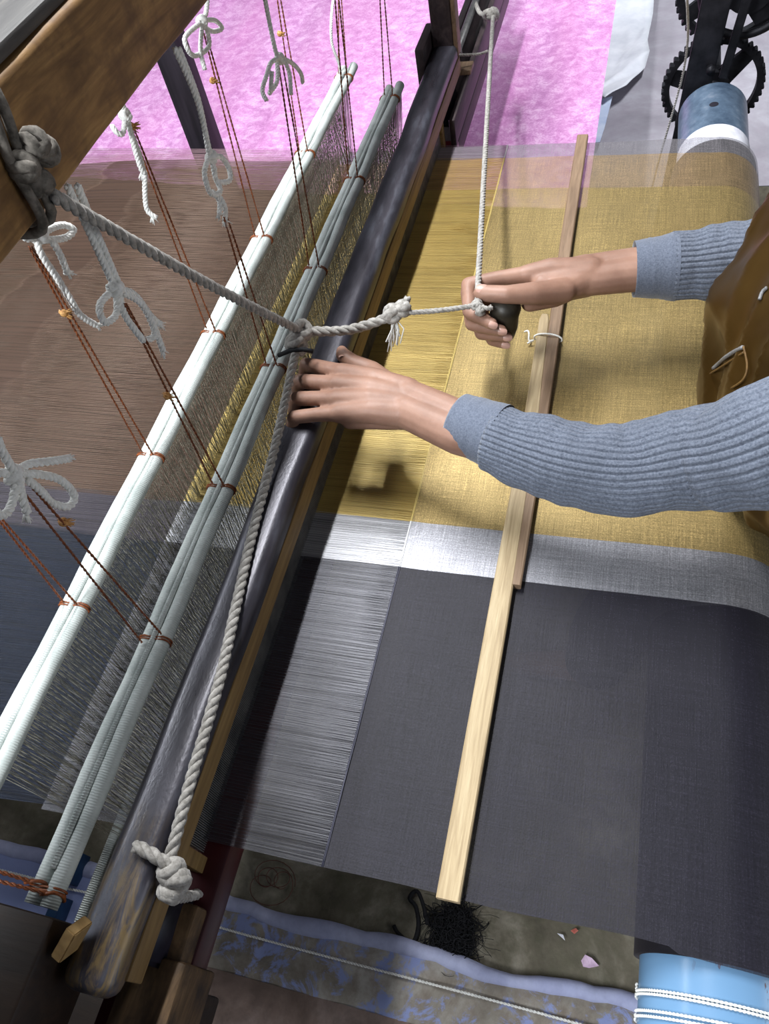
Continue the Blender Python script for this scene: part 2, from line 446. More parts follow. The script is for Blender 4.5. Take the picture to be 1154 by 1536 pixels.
M['satin'] = t.set(t.ramp(f, [(.3, (66, 47, 16)), (.7, (92, 67, 28))]), .36, .65, .5)
simple('seam', (84, 60, 26), (110, 82, 40), sc=300, rough=.6)

# ================================================================== SETTING
FZ = -0.60
def sheet(name, x0, x1, y0, y1, z, nx, ny, mat, amp, sc, kind=None):
    vs = []; fs = []
    for j in range(ny+1):
        for i in range(nx+1):
            x = x0+(x1-x0)*i/nx; y = y0+(y1-y0)*j/ny
            vs.append((x, y, z + amp*noise.noise(Vector((x*sc, y*sc, 3.1)))))
    for j in range(ny):
        for i in range(nx):
            a = j*(nx+1)+i; fs.append((a, a+1, a+nx+2, a+nx+1))
    mb = MB(); mb.add(vs, fs); o = mb.build(name, mat)
    if kind: o['kind'] = kind
    return o
floor = sheet('floor', -3.5, 3, -2.5, 2.2, FZ, 60, 60, M['floor_concrete'], .004, 9, 'structure')
floor['label'] = 'stained grey cement floor under the loom'
fr2 = sheet('trim_1', -3.5, 3, 2.2, 6, FZ, 40, 30, M['far_plaster'], .012, 5, 'structure')
fr2['label'] = 'pale rough cement floor beyond the loom'
# kerb: worn painted slab in front, with a bright lavender rounded edge
def kerb():
    xs = [-2.2 + i*.02 for i in range(151)]
    rings = []
    prof = [(-.02, -.03), (-.02, .0), (.02, .012), (.075, .016), (.100, .014), (.112, .004), (.118, -.03)]
    vs = []; fs = []
    for x in xs:
        d = .012*noise.noise(Vector((x*6, 0, 0))) + .006*noise.noise(Vector((x*25, 4, 0)))
        for k, (y, z) in enumerate(prof):
            vs.append((x, y + (d if k >= 4 else 0), FZ + z + .004*noise.noise(Vector((x*30, y*30, 1)))))
    n = len(prof)
    for i in range(len(xs)-1):
        for k in range(n-1): fs.append((i*n+k, (i+1)*n+k, (i+1)*n+k+1, i*n+k+1))
    mb = MB(); mb.add(vs, fs)
    o = mb.build('trim_2', M['kerb_paint']); tag(o, 'low cement kerb with flaking lavender blue paint', kind='structure')
    vs = []; fs = []
    for x in xs:
        d = .012*noise.noise(Vector((x*6, 0, 0))) + .006*noise.noise(Vector((x*25, 4, 0)))
        wd = .013 + .008*noise.noise(Vector((x*9, 9, 0)))
        for k in range(6):
            a = math.pi*k/5
            vs.append((x, .106 + d + wd*math.cos(a), FZ + .008 + .013*math.sin(a)))
    for i in range(len(xs)-1):
        for k in range(5): fs.append((i*6+k, i*6+k+1, (i+1)*6+k+1, (i+1)*6+k))
    mb = MB(); mb.add(vs, fs); e = mb.build('painted_edge', M['lavender_edge'], o)
    ff = sheet('trim_3', -2.2, 1.2, -1.4, .012, FZ + .012, 60, 24, M['front_floor'], .004, 12, 'structure')
    ff['label'] = 'brown worn cement floor in front of the kerb'
kerb()

# ================================================================== CLOTH
Y0, Y1 = .113, 1.406
FELL = -.23
RX, RZ, RR = .145, -.076, .0755          # roller axis and roll radius
cloth = empty('woven_cloth', (0, .76, 0), 'sheer cloth striped navy, silver and gold, stretched flat from reed to roller', 'cloth')
def edge_y(x, side):
    d = .0025*noise.noise(Vector((x*9, side*5, 0)))
    return (Y0 + d) if side == 0 else (Y1 + d)
def woven_panel():
    prof = []
    n = 44
    for i in range(n+1):
        x = FELL + (RX - FELL)*i/n; prof.append((x, 0.0))
    for i in range(1, 25):
        a = math.pi/2 - math.pi*1.15*i/24; prof.append((RX + RR*math.cos(a), RZ + RR*math.sin(a)))
    ny = 70; vs = []; fs = []
    for (x, z) in prof:
        y0, y1 = edge_y(x, 0), edge_y(x, 1)
        if x > .1:      # selvedges draw in and curl a little on the roller
            y0 -= .004; y1 += .004
        for j in range(ny+1):
            y = y0 + (y1-y0)*j/ny
            flat = 1.0 if z > -.001 else .25
            zz = z + flat*(.0022*noise.noise(Vector((x*7, y*5, 0))) + .0006*math.sin(x*130)*noise.noise(Vector((x*3, y*2, 5))))
            vs.append((x, y, zz))
    m = ny+1
    for i in range(len(prof)-1):
        for j in range(ny): fs.append((i*m+j, (i+1)*m+j, (i+1)*m+j+1, i*m+j+1))
    mb = MB(); mb.add(vs, fs); o = mb.build('woven_panel', M['woven'], cloth); return o
woven_panel()
# bright last weft at the fell
mb = MB()
for dx in (0, .0012): mb.strand([(FELL + dx + .0006*noise.noise(Vector((0, y*.4, dx*900))), Y0 + (Y1-Y0)*y/60, .0008) for y in range(61)], .0007, 4)
t = NT('fell_thread'); sep, fac, c = band_color(t, [(0, (66, 66, 80)), (.4585, (220, 220, 220)), (.531, (208, 186, 116)), (1.358, (190, 184, 186))]); M['fell_thread'] = t.set(c, .4, .2, .5)
mb.build('fell_edge', M['fell_thread'], cloth)
# roll of finished cloth on the pipe
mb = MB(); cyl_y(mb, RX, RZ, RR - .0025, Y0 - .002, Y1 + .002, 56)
mb.build('cloth_roll', M['woven_roll_shaded'], cloth)
# warp sheets
REED = -.362; S1, S2 = -.54, -.437
def warp_sheet(name, x0, x1, zf, mat, spread=0.0, nx=30):
    vs = []; fs = []; ny = 60
    for i in range(nx+1):
        x = x0 + (x1-x0)*i/nx; k = i/nx
        a, b = Y0 - spread*k, Y1 + spread*.4*k
        for j in range(ny+1):
            y = a + (b-a)*j/ny
            vs.append((x, y, zf(x) + .0015*noise.noise(Vector((x*8, y*30, 2)))))
    m = ny+1
    for i in range(nx):
        for j in range(ny): fs.append((i*m+j, i*m+j+1, (i+1)*m+j+1, (i+1)*m+j))
    mb = MB(); mb.add(vs, fs); return mb.build(name, mat, cloth)
warp_sheet('warp_sheet', FELL, REED, lambda x: 0.0, M['warp_front'])
warp_sheet('warp_sheet', REED, S1 - .02, lambda x: -.004, M['warp_front'], .006)
warp_sheet('warp_sheet', S1 - .02, -1.55, lambda x: -.004 + .006*math.sin((x+.5)*9), M['warp_rear_shaded'], .07, 60)
mb = MB(); mr = MB()
for i in range(760):
    y = Y0 + (Y1-Y0)*(i + random.random()*.8)/760
    up = .006 if i % 2 else -.004
    yr = y + (y - .76)*.10
    mb.strand([(FELL, y, .0006), (REED, y, up*.7), (S2, y, up), (S1, y, -up)], .00022, 3)
    mr.strand([(S1, y, -up), (-1.0, y + (y-.7)*.05, .001), (-1.5, yr, 0)], .00024, 3)
o = mb.build('warp_thread', M['warp_strand'], cloth); o['kind'] = 'stuff'
o = mr.build('warp_thread', M['warp_strand_rear_shaded'], cloth); o['kind'] = 'stuff'

# ================================================================== PINK CLOTH
def pink():
    pts_edge = [(-1.75, 1.68), (-1.378, 1.622), (-.787, 1.54), (-.275, 1.468), (-.122, 1.457), (-.081, 1.46)]
    vs = []; fs = []; nx, ny = 70, 60
    def ey(x):
        for (a, b), (c, d) in zip(pts_edge, pts_edge[1:]):
            if a <= x <= c: return b + (d-b)*(x-a)/(c-a)
        return pts_edge[-1][1]
    for i in range(nx+1):
        x = -1.75 + 1.669*i/nx
        e = ey(x)
        for j in range(ny+1):
            y = e + (3.2-e)*j/ny
            z = -.15 + .010*noise.noise(Vector((x*9, y*1.2, 0)))*min(1, j/8) + .004*noise.noise(Vector((x*30, y*4, 7)))
            if j == 0: z -= .02
            vs.append((x, y, z))
    m = ny+1
    for i in range(nx):
        for j in range(ny): fs.append((i*m+j, (i+1)*m+j, (i+1)*m+j+1, i*m+j+1))
    mb = MB(); mb.add(vs, fs); o = mb.build('pink_cloth', M['pink_cloth'])
    tag(o, 'shiny pink cloth spread out beyond the loom', 'cloth')
pink()

# ================================================================== HEALD SHAFTS
ZS1, ZS2 = .125, .112
def heald_shaft(X, Z, ya, yb, label, ties):
    root = empty('heald_shaft', (X, (ya+yb)/2, 0), label, 'heald shaft', 'heald shafts of the loom')
    for sx, ex in ((-.0085, -.012), (.0085, .0)):
        pts = [(X+sx, ya + (yb+ex-ya)*k/60, Z + .0012*math.sin(k*.7+sx*300)) for k in range(61)]
        mb = MB(); mb.strand(pts, [.0082 + .0007*noise.noise(Vector((k*.5, sx*100, Z))) for k in range(61)], 16)
        mb.build('rod', M['wrapped_rod'], root)
    mb = MB(); mb.strand([(X, ya+.03, Z+.006), (X, yb-.03, Z+.006)], .0032, 8); mb.build('cord_ridge', M['wrapped_rod'], root)
    for sx in (-.008, .008):
        mb = MB(); mb.strand([(X+sx, ya, -Z-.03), (X+sx, yb, -Z-.03)], .007, 12); mb.build('lower_rod', M['wrapped_rod'], root)
    mb = MB()
    N = 560
    for i in range(N):
        y = Y0 + .002 + (Y1-Y0-.004)*(i+random.random()*.7)/N
        j = random.uniform(-.004, .004)
        for s in (-1, 1):
            mb.strand([(X + s*.0162, y, Z), (X + s*.0015, y+j, -.004), (X + s*.014, y+j*.5, -Z-.03)], .00036, 3)
    o = mb.build('heald_thread', M['heald_thread'], root); o['kind'] = 'stuff'
    for (px, py) in ties:
        c = at(px, py, Z); y = c.y
        mb = MB()
        for dy in (-.0012, .0016):
            pts = []
            for k in range(20):
                a = 2*math.pi*k/20
                cx = .0185*math.cos(a); cz = .0098*math.sin(a)
                if abs(math.cos(a)) < .35 and math.sin(a) > 0: cz -= .003
                pts.append((X + cx, y + dy + .0008*math.sin(a*2), Z + cz))
            mb.strand(pts, .0011, 5, closed=True)
        mb.build('lashing', M['nylon_brown'], root)
    return root
T1 = [(517, 118), (460, 232), (390, 360), (325, 503), (235, 687), (122, 912)]
T2 = [(576, 150), (525, 272), (465, 407), (407, 553), (325, 733), (228, 960), (72, 1335)]
heald_shaft(S1, ZS1, .016, 1.482, 'white thread-wrapped heald shaft farther from the weaver, with its curtain of healds', T1)
heald_shaft(S2, ZS2, .016, 1.425, 'white thread-wrapped heald shaft next to the dark hand rail, with its curtain of healds', T2)

# ================================================================== SLEY (swinging batten)
sley = empty('sley', (-.365, .75, 0), 'swinging sley with dark hand rail, reed and shuttle race', 'sley')
bevel_box('hand_rail', -.395, -.346, -.035, 1.61, .078, .113, M['rail_paint'], sley, bev=.013, seg=4, cuts=40, wob=.0025, seed=3)
bevel_box('reed_cap', -.378, -.345, -.02, 1.58, .058, .088, M['reed_wood'], sley, bev=.002, cuts=10, wob=.0008)
bevel_box('race_board', -.412, -.333, -.10, 1.45, -.05, -.010, M['lacquer'], sley, bev=.003, cuts=12, wob=.0012)
mb = MB()
for i in range(640):
    y = Y0 - .01 + (Y1-Y0+.02)*i/639
    mb.box(-.3650, -.3600, y-.00045, y+.00045, -.012, .060)
o = mb.build('reed_dent', M['steel_dull'], sley, False); o['kind'] = 'stuff'
for y in (Y0 - .022, Y1 + .012):
    bevel_box('reed_end', -.370, -.354, y-.008, y+.008, -.012, .060, M['reed_wood'], sley, bev=.001)
# far end: sword, shuttle box
def slant_box(name, pts_bottom_top, wx, wy, mat, parent, bev=.003):
    (a, b) = pts_bottom_top
    bm = bmesh.new(); bmesh.ops.create_cube(bm, size=1)
    a = Vector(a); b = Vector(b); d = b-a
    zz = d.normalized(); xx = (Vector((1,0,0)) - zz*zz.x).normalized(); yy = zz.cross(xx)
    for v in bm.verts:
        v.co = (a+b)/2 + xx*(v.co.x*wx) + yy*(v.co.y*wy) + zz*(v.co.z*d.length)
    bmesh.ops.bevel(bm, geom=bm.edges[:], offset=bev, segments=2, affect='EDGES')
    me = D.meshes.new(name); bm.to_mesh(me); bm.free()
    o = link(name, me, mat, parent); me.set_sharp_from_angle(angle=math.radians(35)); return o
bevel_box('sword', -.394, -.354, 1.565, 1.605, .10, .62, M['sley_wood'], sley, bev=.004)
bevel_box('sword_batten', -.354, -.345, 1.57, 1.60, .09, .62, M['slat_dark'], sley, bev=.002)
bevel_box('sword_cheek', -.414, -.396, 1.50, 1.61, .03, .14, M['sley_wood'], sley, bev=.004)
bevel_box('sword', -.394, -.354, -.24, -.20, -.05, .62, M['sley_wood'], sley, bev=.004)
bevel_box('box_floor', -.405, -.333, 1.45, 2.15, -.05, -.012, M['sley_wood'], sley, bev=.003)
bevel_box('box_side', -.345, -.333, 1.43, 2.15, -.012, .040, M['sley_wood'], sley, bev=.003)
bevel_box('box_side', -.405, -.390, 1.60, 2.15, -.012, .040, M['sley_wood'], sley, bev=.003)
bevel_box('box_bridge', -.408, -.330, 1.60, 1.64, .040, .050, M['slat_dark'], sley, bev=.002)
mb = MB(); mb.strand([(-.37, 1.45, .055), (-.37, 2.15, .055)], .008, 12); mb.build('picker_rod', M['steel_dull'], sley)
mb = MB(); mb.strand([(-.36, 1.655, .053), (-.36, 1.655, .068)], .004, 8); mb.build('bolt', M['steel_dull'], sley)
bevel_box('box_block', -.388, -.334, -.16, .052, -.012, .018, M['box_wood'], sley, bev=.004, cuts=10, wob=.004, seed=5)
bevel_box('box_end_piece', -.352, -.325, -.16, .004, -.06, .024, M['box_wood'], sley, bev=.004, cuts=8, wob=.004, seed=9)

# pickers in the two boxes
def picker(name, y, label):
    bm = bmesh.new()
    prof = [(-.019, -.011), (.019, -.011), (.019, .02), (.012, .04), (.004, .05), (-.010, .05), (-.017, .035), (-.019, .015)]
    lo = [bm.verts.new((-.368+x, y-.035, z)) for x, z in prof]; hi = [bm.verts.new((-.368+x*.85, y+.035, z*.9)) for x, z in prof]
    n = len(prof)
    for k in range(n): bm.faces.new((lo[k], lo[(k+1) % n], hi[(k+1) % n], hi[k]))
    bm.faces.new(lo[::-1]); bm.faces.new(hi)
    bmesh.ops.recalc_face_normals(bm, faces=bm.faces[:])
    bmesh.ops.bevel(bm, geom=bm.edges[:], offset=.004, segments=2, affect='EDGES')
    me = D.meshes.new(name); bm.to_mesh(me); bm.free()
    o = link(name, me, M['leather_black'], None); tag(o, label, 'picker')
    return o
picker('shuttle_picker', 1.535, 'black leather picker in the shuttle box beside the pink cloth')

# ================================================================== OVERHEAD BEAM, POSTS, BOARDS
bevel_box('overhead_beam', -.545, -.440, -.5, 2.4, .498, .588, M['beam_wood'], None, bev=.006, seg=3, cuts=60, wob=.0022, seed=2)
bevel_box('top_shade_plank', -.547, -.446, -.5, 2.4, .5885, .600, M['beam_top_shade'], D.objects['overhead_beam'], bev=.003, cuts=20, wob=.001)  # added plank: its dark grey paints shade onto the beam top
tag(D.objects['overhead_beam'], 'thick worn wooden beam above the heald shafts', 'beam')
bevel_box('loom_post', -.957, -.90, 1.495, 1.55, FZ, .62, M['black_wood'], None, bev=.004)
tag(D.objects['loom_post'], 'black upright post standing against the pink cloth', 'post')
bevel_box('side_rail', -1.6, -.402, -.14, .010, .05, .14, M['board_dark'], None, bev=.004, seg=2, cuts=20, wob=.002, seed=8)
tag(D.objects['side_rail'], 'dark brown wooden side rail of the loom at the near end of the shafts', 'rail')
me = D.objects['side_rail']
bevel_box('lower_rail', -1.4, -.350, -.30, -.016, -.16, -.075, M['board_dark'], None, bev=.004, cuts=16, wob=.002, seed=4)
tag(D.objects['lower_rail'], 'dark lower rail of the loom under the worn end of the hand rail', 'rail')
slant_box('wedge', ((-.392, -.012, .122), (-.380, .010, .136)), .010, .024, M['wedge_wood'], None, .001)
tag(D.objects['wedge'], 'small pale wooden wedge at the corner of the dark side rail', 'wedge')

# ================================================================== TEMPLE STICK
tmpl = empty('temple_stick', (-.095, .76, .01), 'wooden temple stick of two tied slats lying across the cloth', 'stick')
def slat(pts, w, h, z, mat):
    rings = []
    for (x, y, ww) in pts:
        b = .0015
        pr = [(-ww/2+b, 0), (ww/2-b, 0), (ww/2, b), (ww/2, h-b), (ww/2-b, h), (-ww/2+b, h), (-ww/2, h-b), (-ww/2, b)]
        rings.append([(x+a, y, z+c) for a, c in pr])
    o = loft('slat', rings, mat, tmpl)
    o.data.set_sharp_from_angle(angle=math.radians(30)); return o
a0 = at(815, 512, .012); a1 = at(686, 1340, .012)
b0 = at(874, 210, .022); b1 = at(808, 640, .022)
slat([(-.101, .108, .0225), (-.099, .40, .0235), (-.0985, .70, .0200), (-.104, .905, .0150), (-.1045, .918, .010)], 0, .011, .0022, M['slat_light'])
slat([(-.0845, .45, .012), (-.0845, .62, .0155), (-.0865, .85, .0175), (-.091, 1.1, .0195), (-.092, 1.412, .020)], 0, .010, .0026, M['slat_dark'])
tc = Vector((-.0945, .868, .008))
mb = MB(); loopp = [tc + Vector((.0205*math.cos(a), .004*math.sin(a*.5), .0085*math.sin(a))) for a in [2*math.pi*k/18 for k in range(18)]]
mb.strand(loopp, .0013, 6, closed=True)
rope_into(mb, [tc+Vector((-.02, -.002, 0)), tc+Vector((-.027, -.003, .0)), tc+Vector((-.028, .006, .005)), tc+Vector((-.031, .013, .004)), tc+Vector((-.036, .014, .001))], .0013)
rope_into(mb, [tc+Vector((-.02, -.002, 0)), tc+Vector((-.029, -.006, -.003))], .0013)
mb.build('tie_string', M['cotton_white'], tmpl)

# ================================================================== CLOTH ROLLER, GEARS
roller = empty('cloth_roller', (RX, .8, RZ), 'blue painted pipe roller that winds up the finished cloth', 'roller')
PR = .0675
mb = MB(); cyl_y(mb, RX, RZ, PR, -.45, Y1 - .02, 64); mb.build('pipe', M['pipe_blue'], roller).data.set_sharp_from_angle(angle=.6)
mb = MB(); cyl_y(mb, RX, RZ, PR - .004, Y1 - .01, 1.625, 64); cyl_y(mb, RX, RZ, PR - .004, 1.625, 1.64, 64, True, PR - .016)
mb.build('pipe', M['pipe_far'], roller).data.set_sharp_from_angle(angle=.7)
mb = MB(); cyl_y(mb, RX, RZ, PR - .0032, Y1 + .012, Y1 + .068, 64, False); mb.build('paper_band', M['paper_white'], roller)
mb = MB()   # dark hole in the pipe
hc = Vector((RX, 1.545, RZ)); ring = []
for k in range(16):
    a = 2*math.pi*k/16; ang = math.pi/2 + .12 + .13*math.cos(a)
    ring.append((RX + (PR-.0035)*math.cos(ang), 1.545 + .0085*math.sin(a), RZ + (PR-.0035)*math.sin(ang)))
mb.add(ring, [tuple(range(16))]); mb.build('hole', M['leather_black'], roller)
mb = MB(); mb.strand([(RX, 1.62, RZ), (RX, 1.95, RZ)], .018, 16); mb.build('shaft', M['iron_black'], roller)

def gear_mesh(R, w, teeth, hub, spokes, rim):
    """spoked iron gear in the xz plane, thickness w along y"""
    mb = MB(); n = teeth*4
    def ring(rad, y): return [(rad(k)*math.cos(2*math.pi*k/n), y, rad(k)*math.sin(2*math.pi*k/n)) for k in range(n)]
    ro = lambda k: R if k % 4 in (1, 2) else R - .007
    ri = lambda k: R - rim
    vs = ring(ro, -w/2) + ring(ro, w/2) + ring(ri, -w/2) + ring(ri, w/2); fs = []
    for k in range(n):
        l = (k+1) % n
        fs += [(k, n+k, n+l, l), (2*n+k, 2*n+l, 3*n+l, 3*n+k), (k, l, 2*n+l, 2*n+k), (n+k, 3*n+k, 3*n+l, n+l)]
    mb.add(vs, fs)
    g = mb
    h = MB(); cyl_y(h, 0, 0, hub, -w*.9, w*.9, 24)
    spk = []
    for k in range(spokes):
        s = MB(); spk.append(s)
        a = 2*math.pi*k/spokes + .5; c, sn = math.cos(a), math.sin(a)
        wa, wb = .020, .013
        vs = []
        for rad, wd in ((hub*.7, wa), (R - rim*.7, wb)):
            for q, yy in ((-1, -w*.3), (1, -w*.3), (1, w*.3), (-1, w*.3)):
                vs.append((c*rad - sn*q*wd, yy, sn*rad + c*q*wd))
        s.add(vs, [(0,1,2,3), (7,6,5,4), (0,4,5,1), (1,5,6,2), (2,6,7,3), (3,7,4,0)])
    return g, h, spk
def gear(loc, R, w, teeth, hub, spokes, rim, label, rot=0):
    r = empty('gear_wheel', loc, label, 'gear', 'take-up gears')
    g, h, s = gear_mesh(R, w, teeth, hub, spokes, rim)
    for nm, m_ in [('toothed_rim', g), ('hub', h)] + [('spoke', q) for q in s]:
        m_.v = [(v[0]*math.cos(rot) - v[2]*math.sin(rot) + loc[0], v[1] + loc[1], v[0]*math.sin(rot) + v[2]*math.cos(rot) + loc[2]) for v in m_.v]
        o = m_.build(nm, M['iron_black'], r, False)
    return r
gear((RX, 1.74, RZ), .100, .018, 46, .034, 3, .016, 'black toothed gear fixed behind the end of the blue roller', .3)
gear((.155, 1.775, .095), .105, .018, 48, .036, 3, .018, 'black toothed gear partly hidden behind the smooth iron wheel', 1.1)
# smooth flywheel in front of the upper gear
fw = empty('flange_wheel', (.180, 1.715, .115), 'black iron wheel with smooth raised rim at the top edge', 'wheel')
def torus_y(mb, c, R, r, n=64, m=10):
    pts = [(c[0]+R*math.cos(2*math.pi*k/n), c[1], c[2]+R*math.sin(2*math.pi*k/n)) for k in range(n)]
    mb.strand(pts, r, m, closed=True)
mb = MB(); torus_y(mb, (.180, 1.712, .115), .083, .008); mb.build('rim', M['iron_black'], fw)
mb = MB(); g, h, s = gear_mesh(.083, .012, 3, .04, 4, .02); [setattr(q, 'v', [(v[0]+.18, v[1]+1.715, v[2]+.115) for v in q.v]) or q.build('spoke', M['iron_black'], fw, False) for q in s]
mb = MB(); cyl_y(mb, .18, .115, .042, 1.700, 1.730, 28); mb.build('hub', M['iron_black'], fw, False)
br = empty('iron_bracket', (.1, 1.67, FZ), 'black flat iron stand between the roller end and the gears', 'bracket')
slant_box('upright', ((.072, 1.665, FZ), (.142, 1.665, .42)), .052, .012, M['iron_black'], br, .002)
slant_box('brace', ((.155, 1.655, -.02), (.175, 1.655, .14)), .016, .010, M['iron_black'], br, .002)
mb = MB(); mb.strand([(.13, 1.655, .0), (.13, 1.642, .0)], .009, 6); mb.build('bolt', M['iron_black'], br)
# near bearing stand (outside the frame, carries the roller)
bs = bevel_box('roller_stand', RX-.05, RX+.05, -.44, -.40, FZ, RZ - PR + .004, M['bench_wood'], None, bev=.004)
tag(bs, 'brown wooden stand under the near end of the blue roller', 'stand')
rope('hanging_string', [at(1032, -30, .25) + Vector((0, -.05, 0)), (.075, 1.55, .05), (.045, 1.62, -.25), (.04, 1.63, -.55)], .0022, M['cotton_grey'], None, 2)
tag(D.objects['hanging_string'], 'thin grey string hanging beside the black gears', 'string')

# white cord wound on the near end of the pipe
for k, (y, sl) in enumerate([(.0835, .004), (.0805, .004), (.0715, .010), (.0685, .012), (.052, .014), (.0485, .014), (.03, .01), (-.0, .01)]):
    pts = []
    for i in range(49):
        a = math.pi - 2*math.pi*i/48
        pts.append((RX + (PR+.0016)*math.cos(a), y - sl*math.sin(a*.5 + .2)*.5 + sl*.4*(i/48 - .5), RZ + (PR+.0016)*math.sin(a)))
    mb = MB(); rope_into(mb, pts, .0013, 2); mb.build('cord_turn', M['cotton_white'], roller)

# ================================================================== ROPES: picking cord
pc = empty('picking_cord', at(450, 500, .17), 'grey cotton picking cord knotted above the hand rail and tied to the beam', 'cord')
J = at(452, 497, .165)
K2 = at(598, 470, .165)
HK = at(716, 458, .155)
FK = at(740, 22, .075)
NB = at(254, 1290, .105)
BK = atx(78, 292, -.425)
rope('beam_rope', [BK, BK.lerp(J, .5) + Vector((0, 0, -.006)), J], .0056, M['cotton_grey'], pc)
rope('hand_rope', [J, J.lerp(K2, .5) + Vector((0, -.002, -.010)), K2], .0066, M['cotton_grey'], pc)
rope('hand_rope', [K2, K2.lerp(HK, .5) + Vector((0, 0, -.002)), HK], .0034, M['cotton_grey'], pc)
rope('far_rope', [HK, HK.lerp(FK, .5) + Vector((0, 0, .004)), FK], .0042, M['cotton_grey'], pc)
j2 = at(440, 545, .150); 
rope('near_rope', [J, j2, at(415, 660, .128), at(374, 820, .120), at(332, 1010, .119), at(292, 1150, .117), at(265, 1250, .112), NB], .0058, M['cotton_grey'], pc)
mb = MB()
knot_into(mb, J + Vector((0, 0, .001)), .016, .0058, 3); knot_into(mb, J + Vector((-.004, -.016, -.006)), .015, .0056, 8)
knot_into(mb, at(448, 520, .155), .013, .005, 15)
mb.build('knot', M['cotton_grey'], pc)
mb = MB(); mb.strand([at(418, 533, .15), at(435, 526, .158), at(455, 524, .163), at(470, 527, .158)], .003, 8); mb.build('band', M['black_thread'], pc)
mb = MB(); knot_into(mb, K2 + Vector((-.008, -.001, 0)), .013, .0055, 21); knot_into(mb, K2 + Vector((.004, .005, .003)), .012, .005, 22)
rope_into(mb, [K2, K2 + Vector((.006, .012, .006)), K2 + Vector((.010, .020, .008))], .005)
mb.build('knot', M['cotton_grey'], pc)
mb = MB()
for k in range(16):
    e = K2 + Vector((random.uniform(-.02, .006), random.uniform(-.030, -.012), random.uniform(-.045, -.022)))
    mb.strand([K2 + Vector((-.004, -.004, -.004)), K2.lerp(e, .5) + Vector((random.uniform(-.006, .006), 0, 0)), e], .0009, 4)
mb.build('frayed_end', M['cotton_white'], pc)
mb = MB(); knot_into(mb, HK, .0085, .003, 31); knot_into(mb, HK + Vector((.004, -.004, -.004)), .009, .0028, 32)
rope_into(mb, [HK, HK + Vector((.012, -.006, .001)), HK + Vector((.018, -.001, -.004)), HK + Vector((.015, .006, -.006))], .0028)
mb.build('knot', M['cotton_grey'], pc)
mb = MB(); knot_into(mb, FK, .014, .006, 41); knot_into(mb, FK + Vector((-.012, .004, 0)), .012, .0055, 42)
rope_into(mb, [FK, FK + Vector((-.03, .02, -.004)), (-.37, 1.90, .055)], .0045)
mb.build('knot', M['cotton_grey'], pc)
mb = MB(); rope_into(mb, [(-.385, 1.615, .066), (-.36, 1.612, .074), (-.318, 1.625, .068), (-.300, 1.64, .066)], .0028); knot_into(mb, (-.372, 1.618, .064), .012, .004, 44)
rope_into(mb, [(-.372, 1.618, .064), (-.388, 1.632, .070), (-.396, 1.628, .068)], .0028)
mb.build('tie', M['cotton_grey'], pc)
# thick knot at the near picker
mb = MB()
knot_into(mb, at(258, 1308, .105), .013, .0056, 51); knot_into(mb, at(266, 1322, .102), .012, .0054, 52); knot_into(mb, at(256, 1338, .098), .012, .005, 53)
rope_into(mb, [at(255, 1300, .110), at(232, 1284, .118), at(202, 1268, .122)], .0060)
rope_into(mb, [at(262, 1320, .100), at(266, 1345, .08), (-.338, .062, .02)], .005)
mb.build('knot', M['cotton_grey'], pc)
# knot round the beam
mb = MB()
for k, (yy, zz) in enumerate([(.446, 0), (.460, 0)]):
    ring = [(-.547, yy, .496), (-.547, yy+.01, .590), (-.492, yy+.012, .594), (-.437, yy+.01, .592), (-.434, yy, .545), (-.436, yy-.004, .494), (-.492, yy-.004, .492)]
    mb.strand(smooth_path(ring, n=50, closed=True)[:-1], .0042, 8, closed=True)
for s, d in ((61, (0, 0, .01)), (62, (-.0, .022, .022)), (63, (.004, .012, .034)), (64, (0, -.006, .026))):
    knot_into(mb, BK + Vector(d) + Vector((-.006, 0, 0)), .012, .005, s)
mb.build('beam_knot', M['rope_dark'], pc)
pk = picker('shuttle_picker', .030, 'dark leather picker in the near shuttle box under the thick knot')

# pull handle held in the hand
hd = MB()
hp = at(757, 470, .125)
rings = []
prof = [(-.046, .004), (-.044, .013), (-.036, .019), (-.02, .0205), (0, .019), (.012, .020), (.020, .016), (.024, .008), (.025, .003)]
axis = Vector((.18, -.10, .97)).normalized(); u = axis.orthogonal().normalized(); v = axis.cross(u)
for h, r in prof: rings.append([hp + axis*h + u*(r*math.cos(2*math.pi*k/28)) + v*(r*math.sin(2*math.pi*k/28)) for k in range(28)])
ho = loft('pull_handle', rings, M['handle_dark']); tag(ho, 'dark rounded wooden pull handle gripped in the upper hand', 'handle')

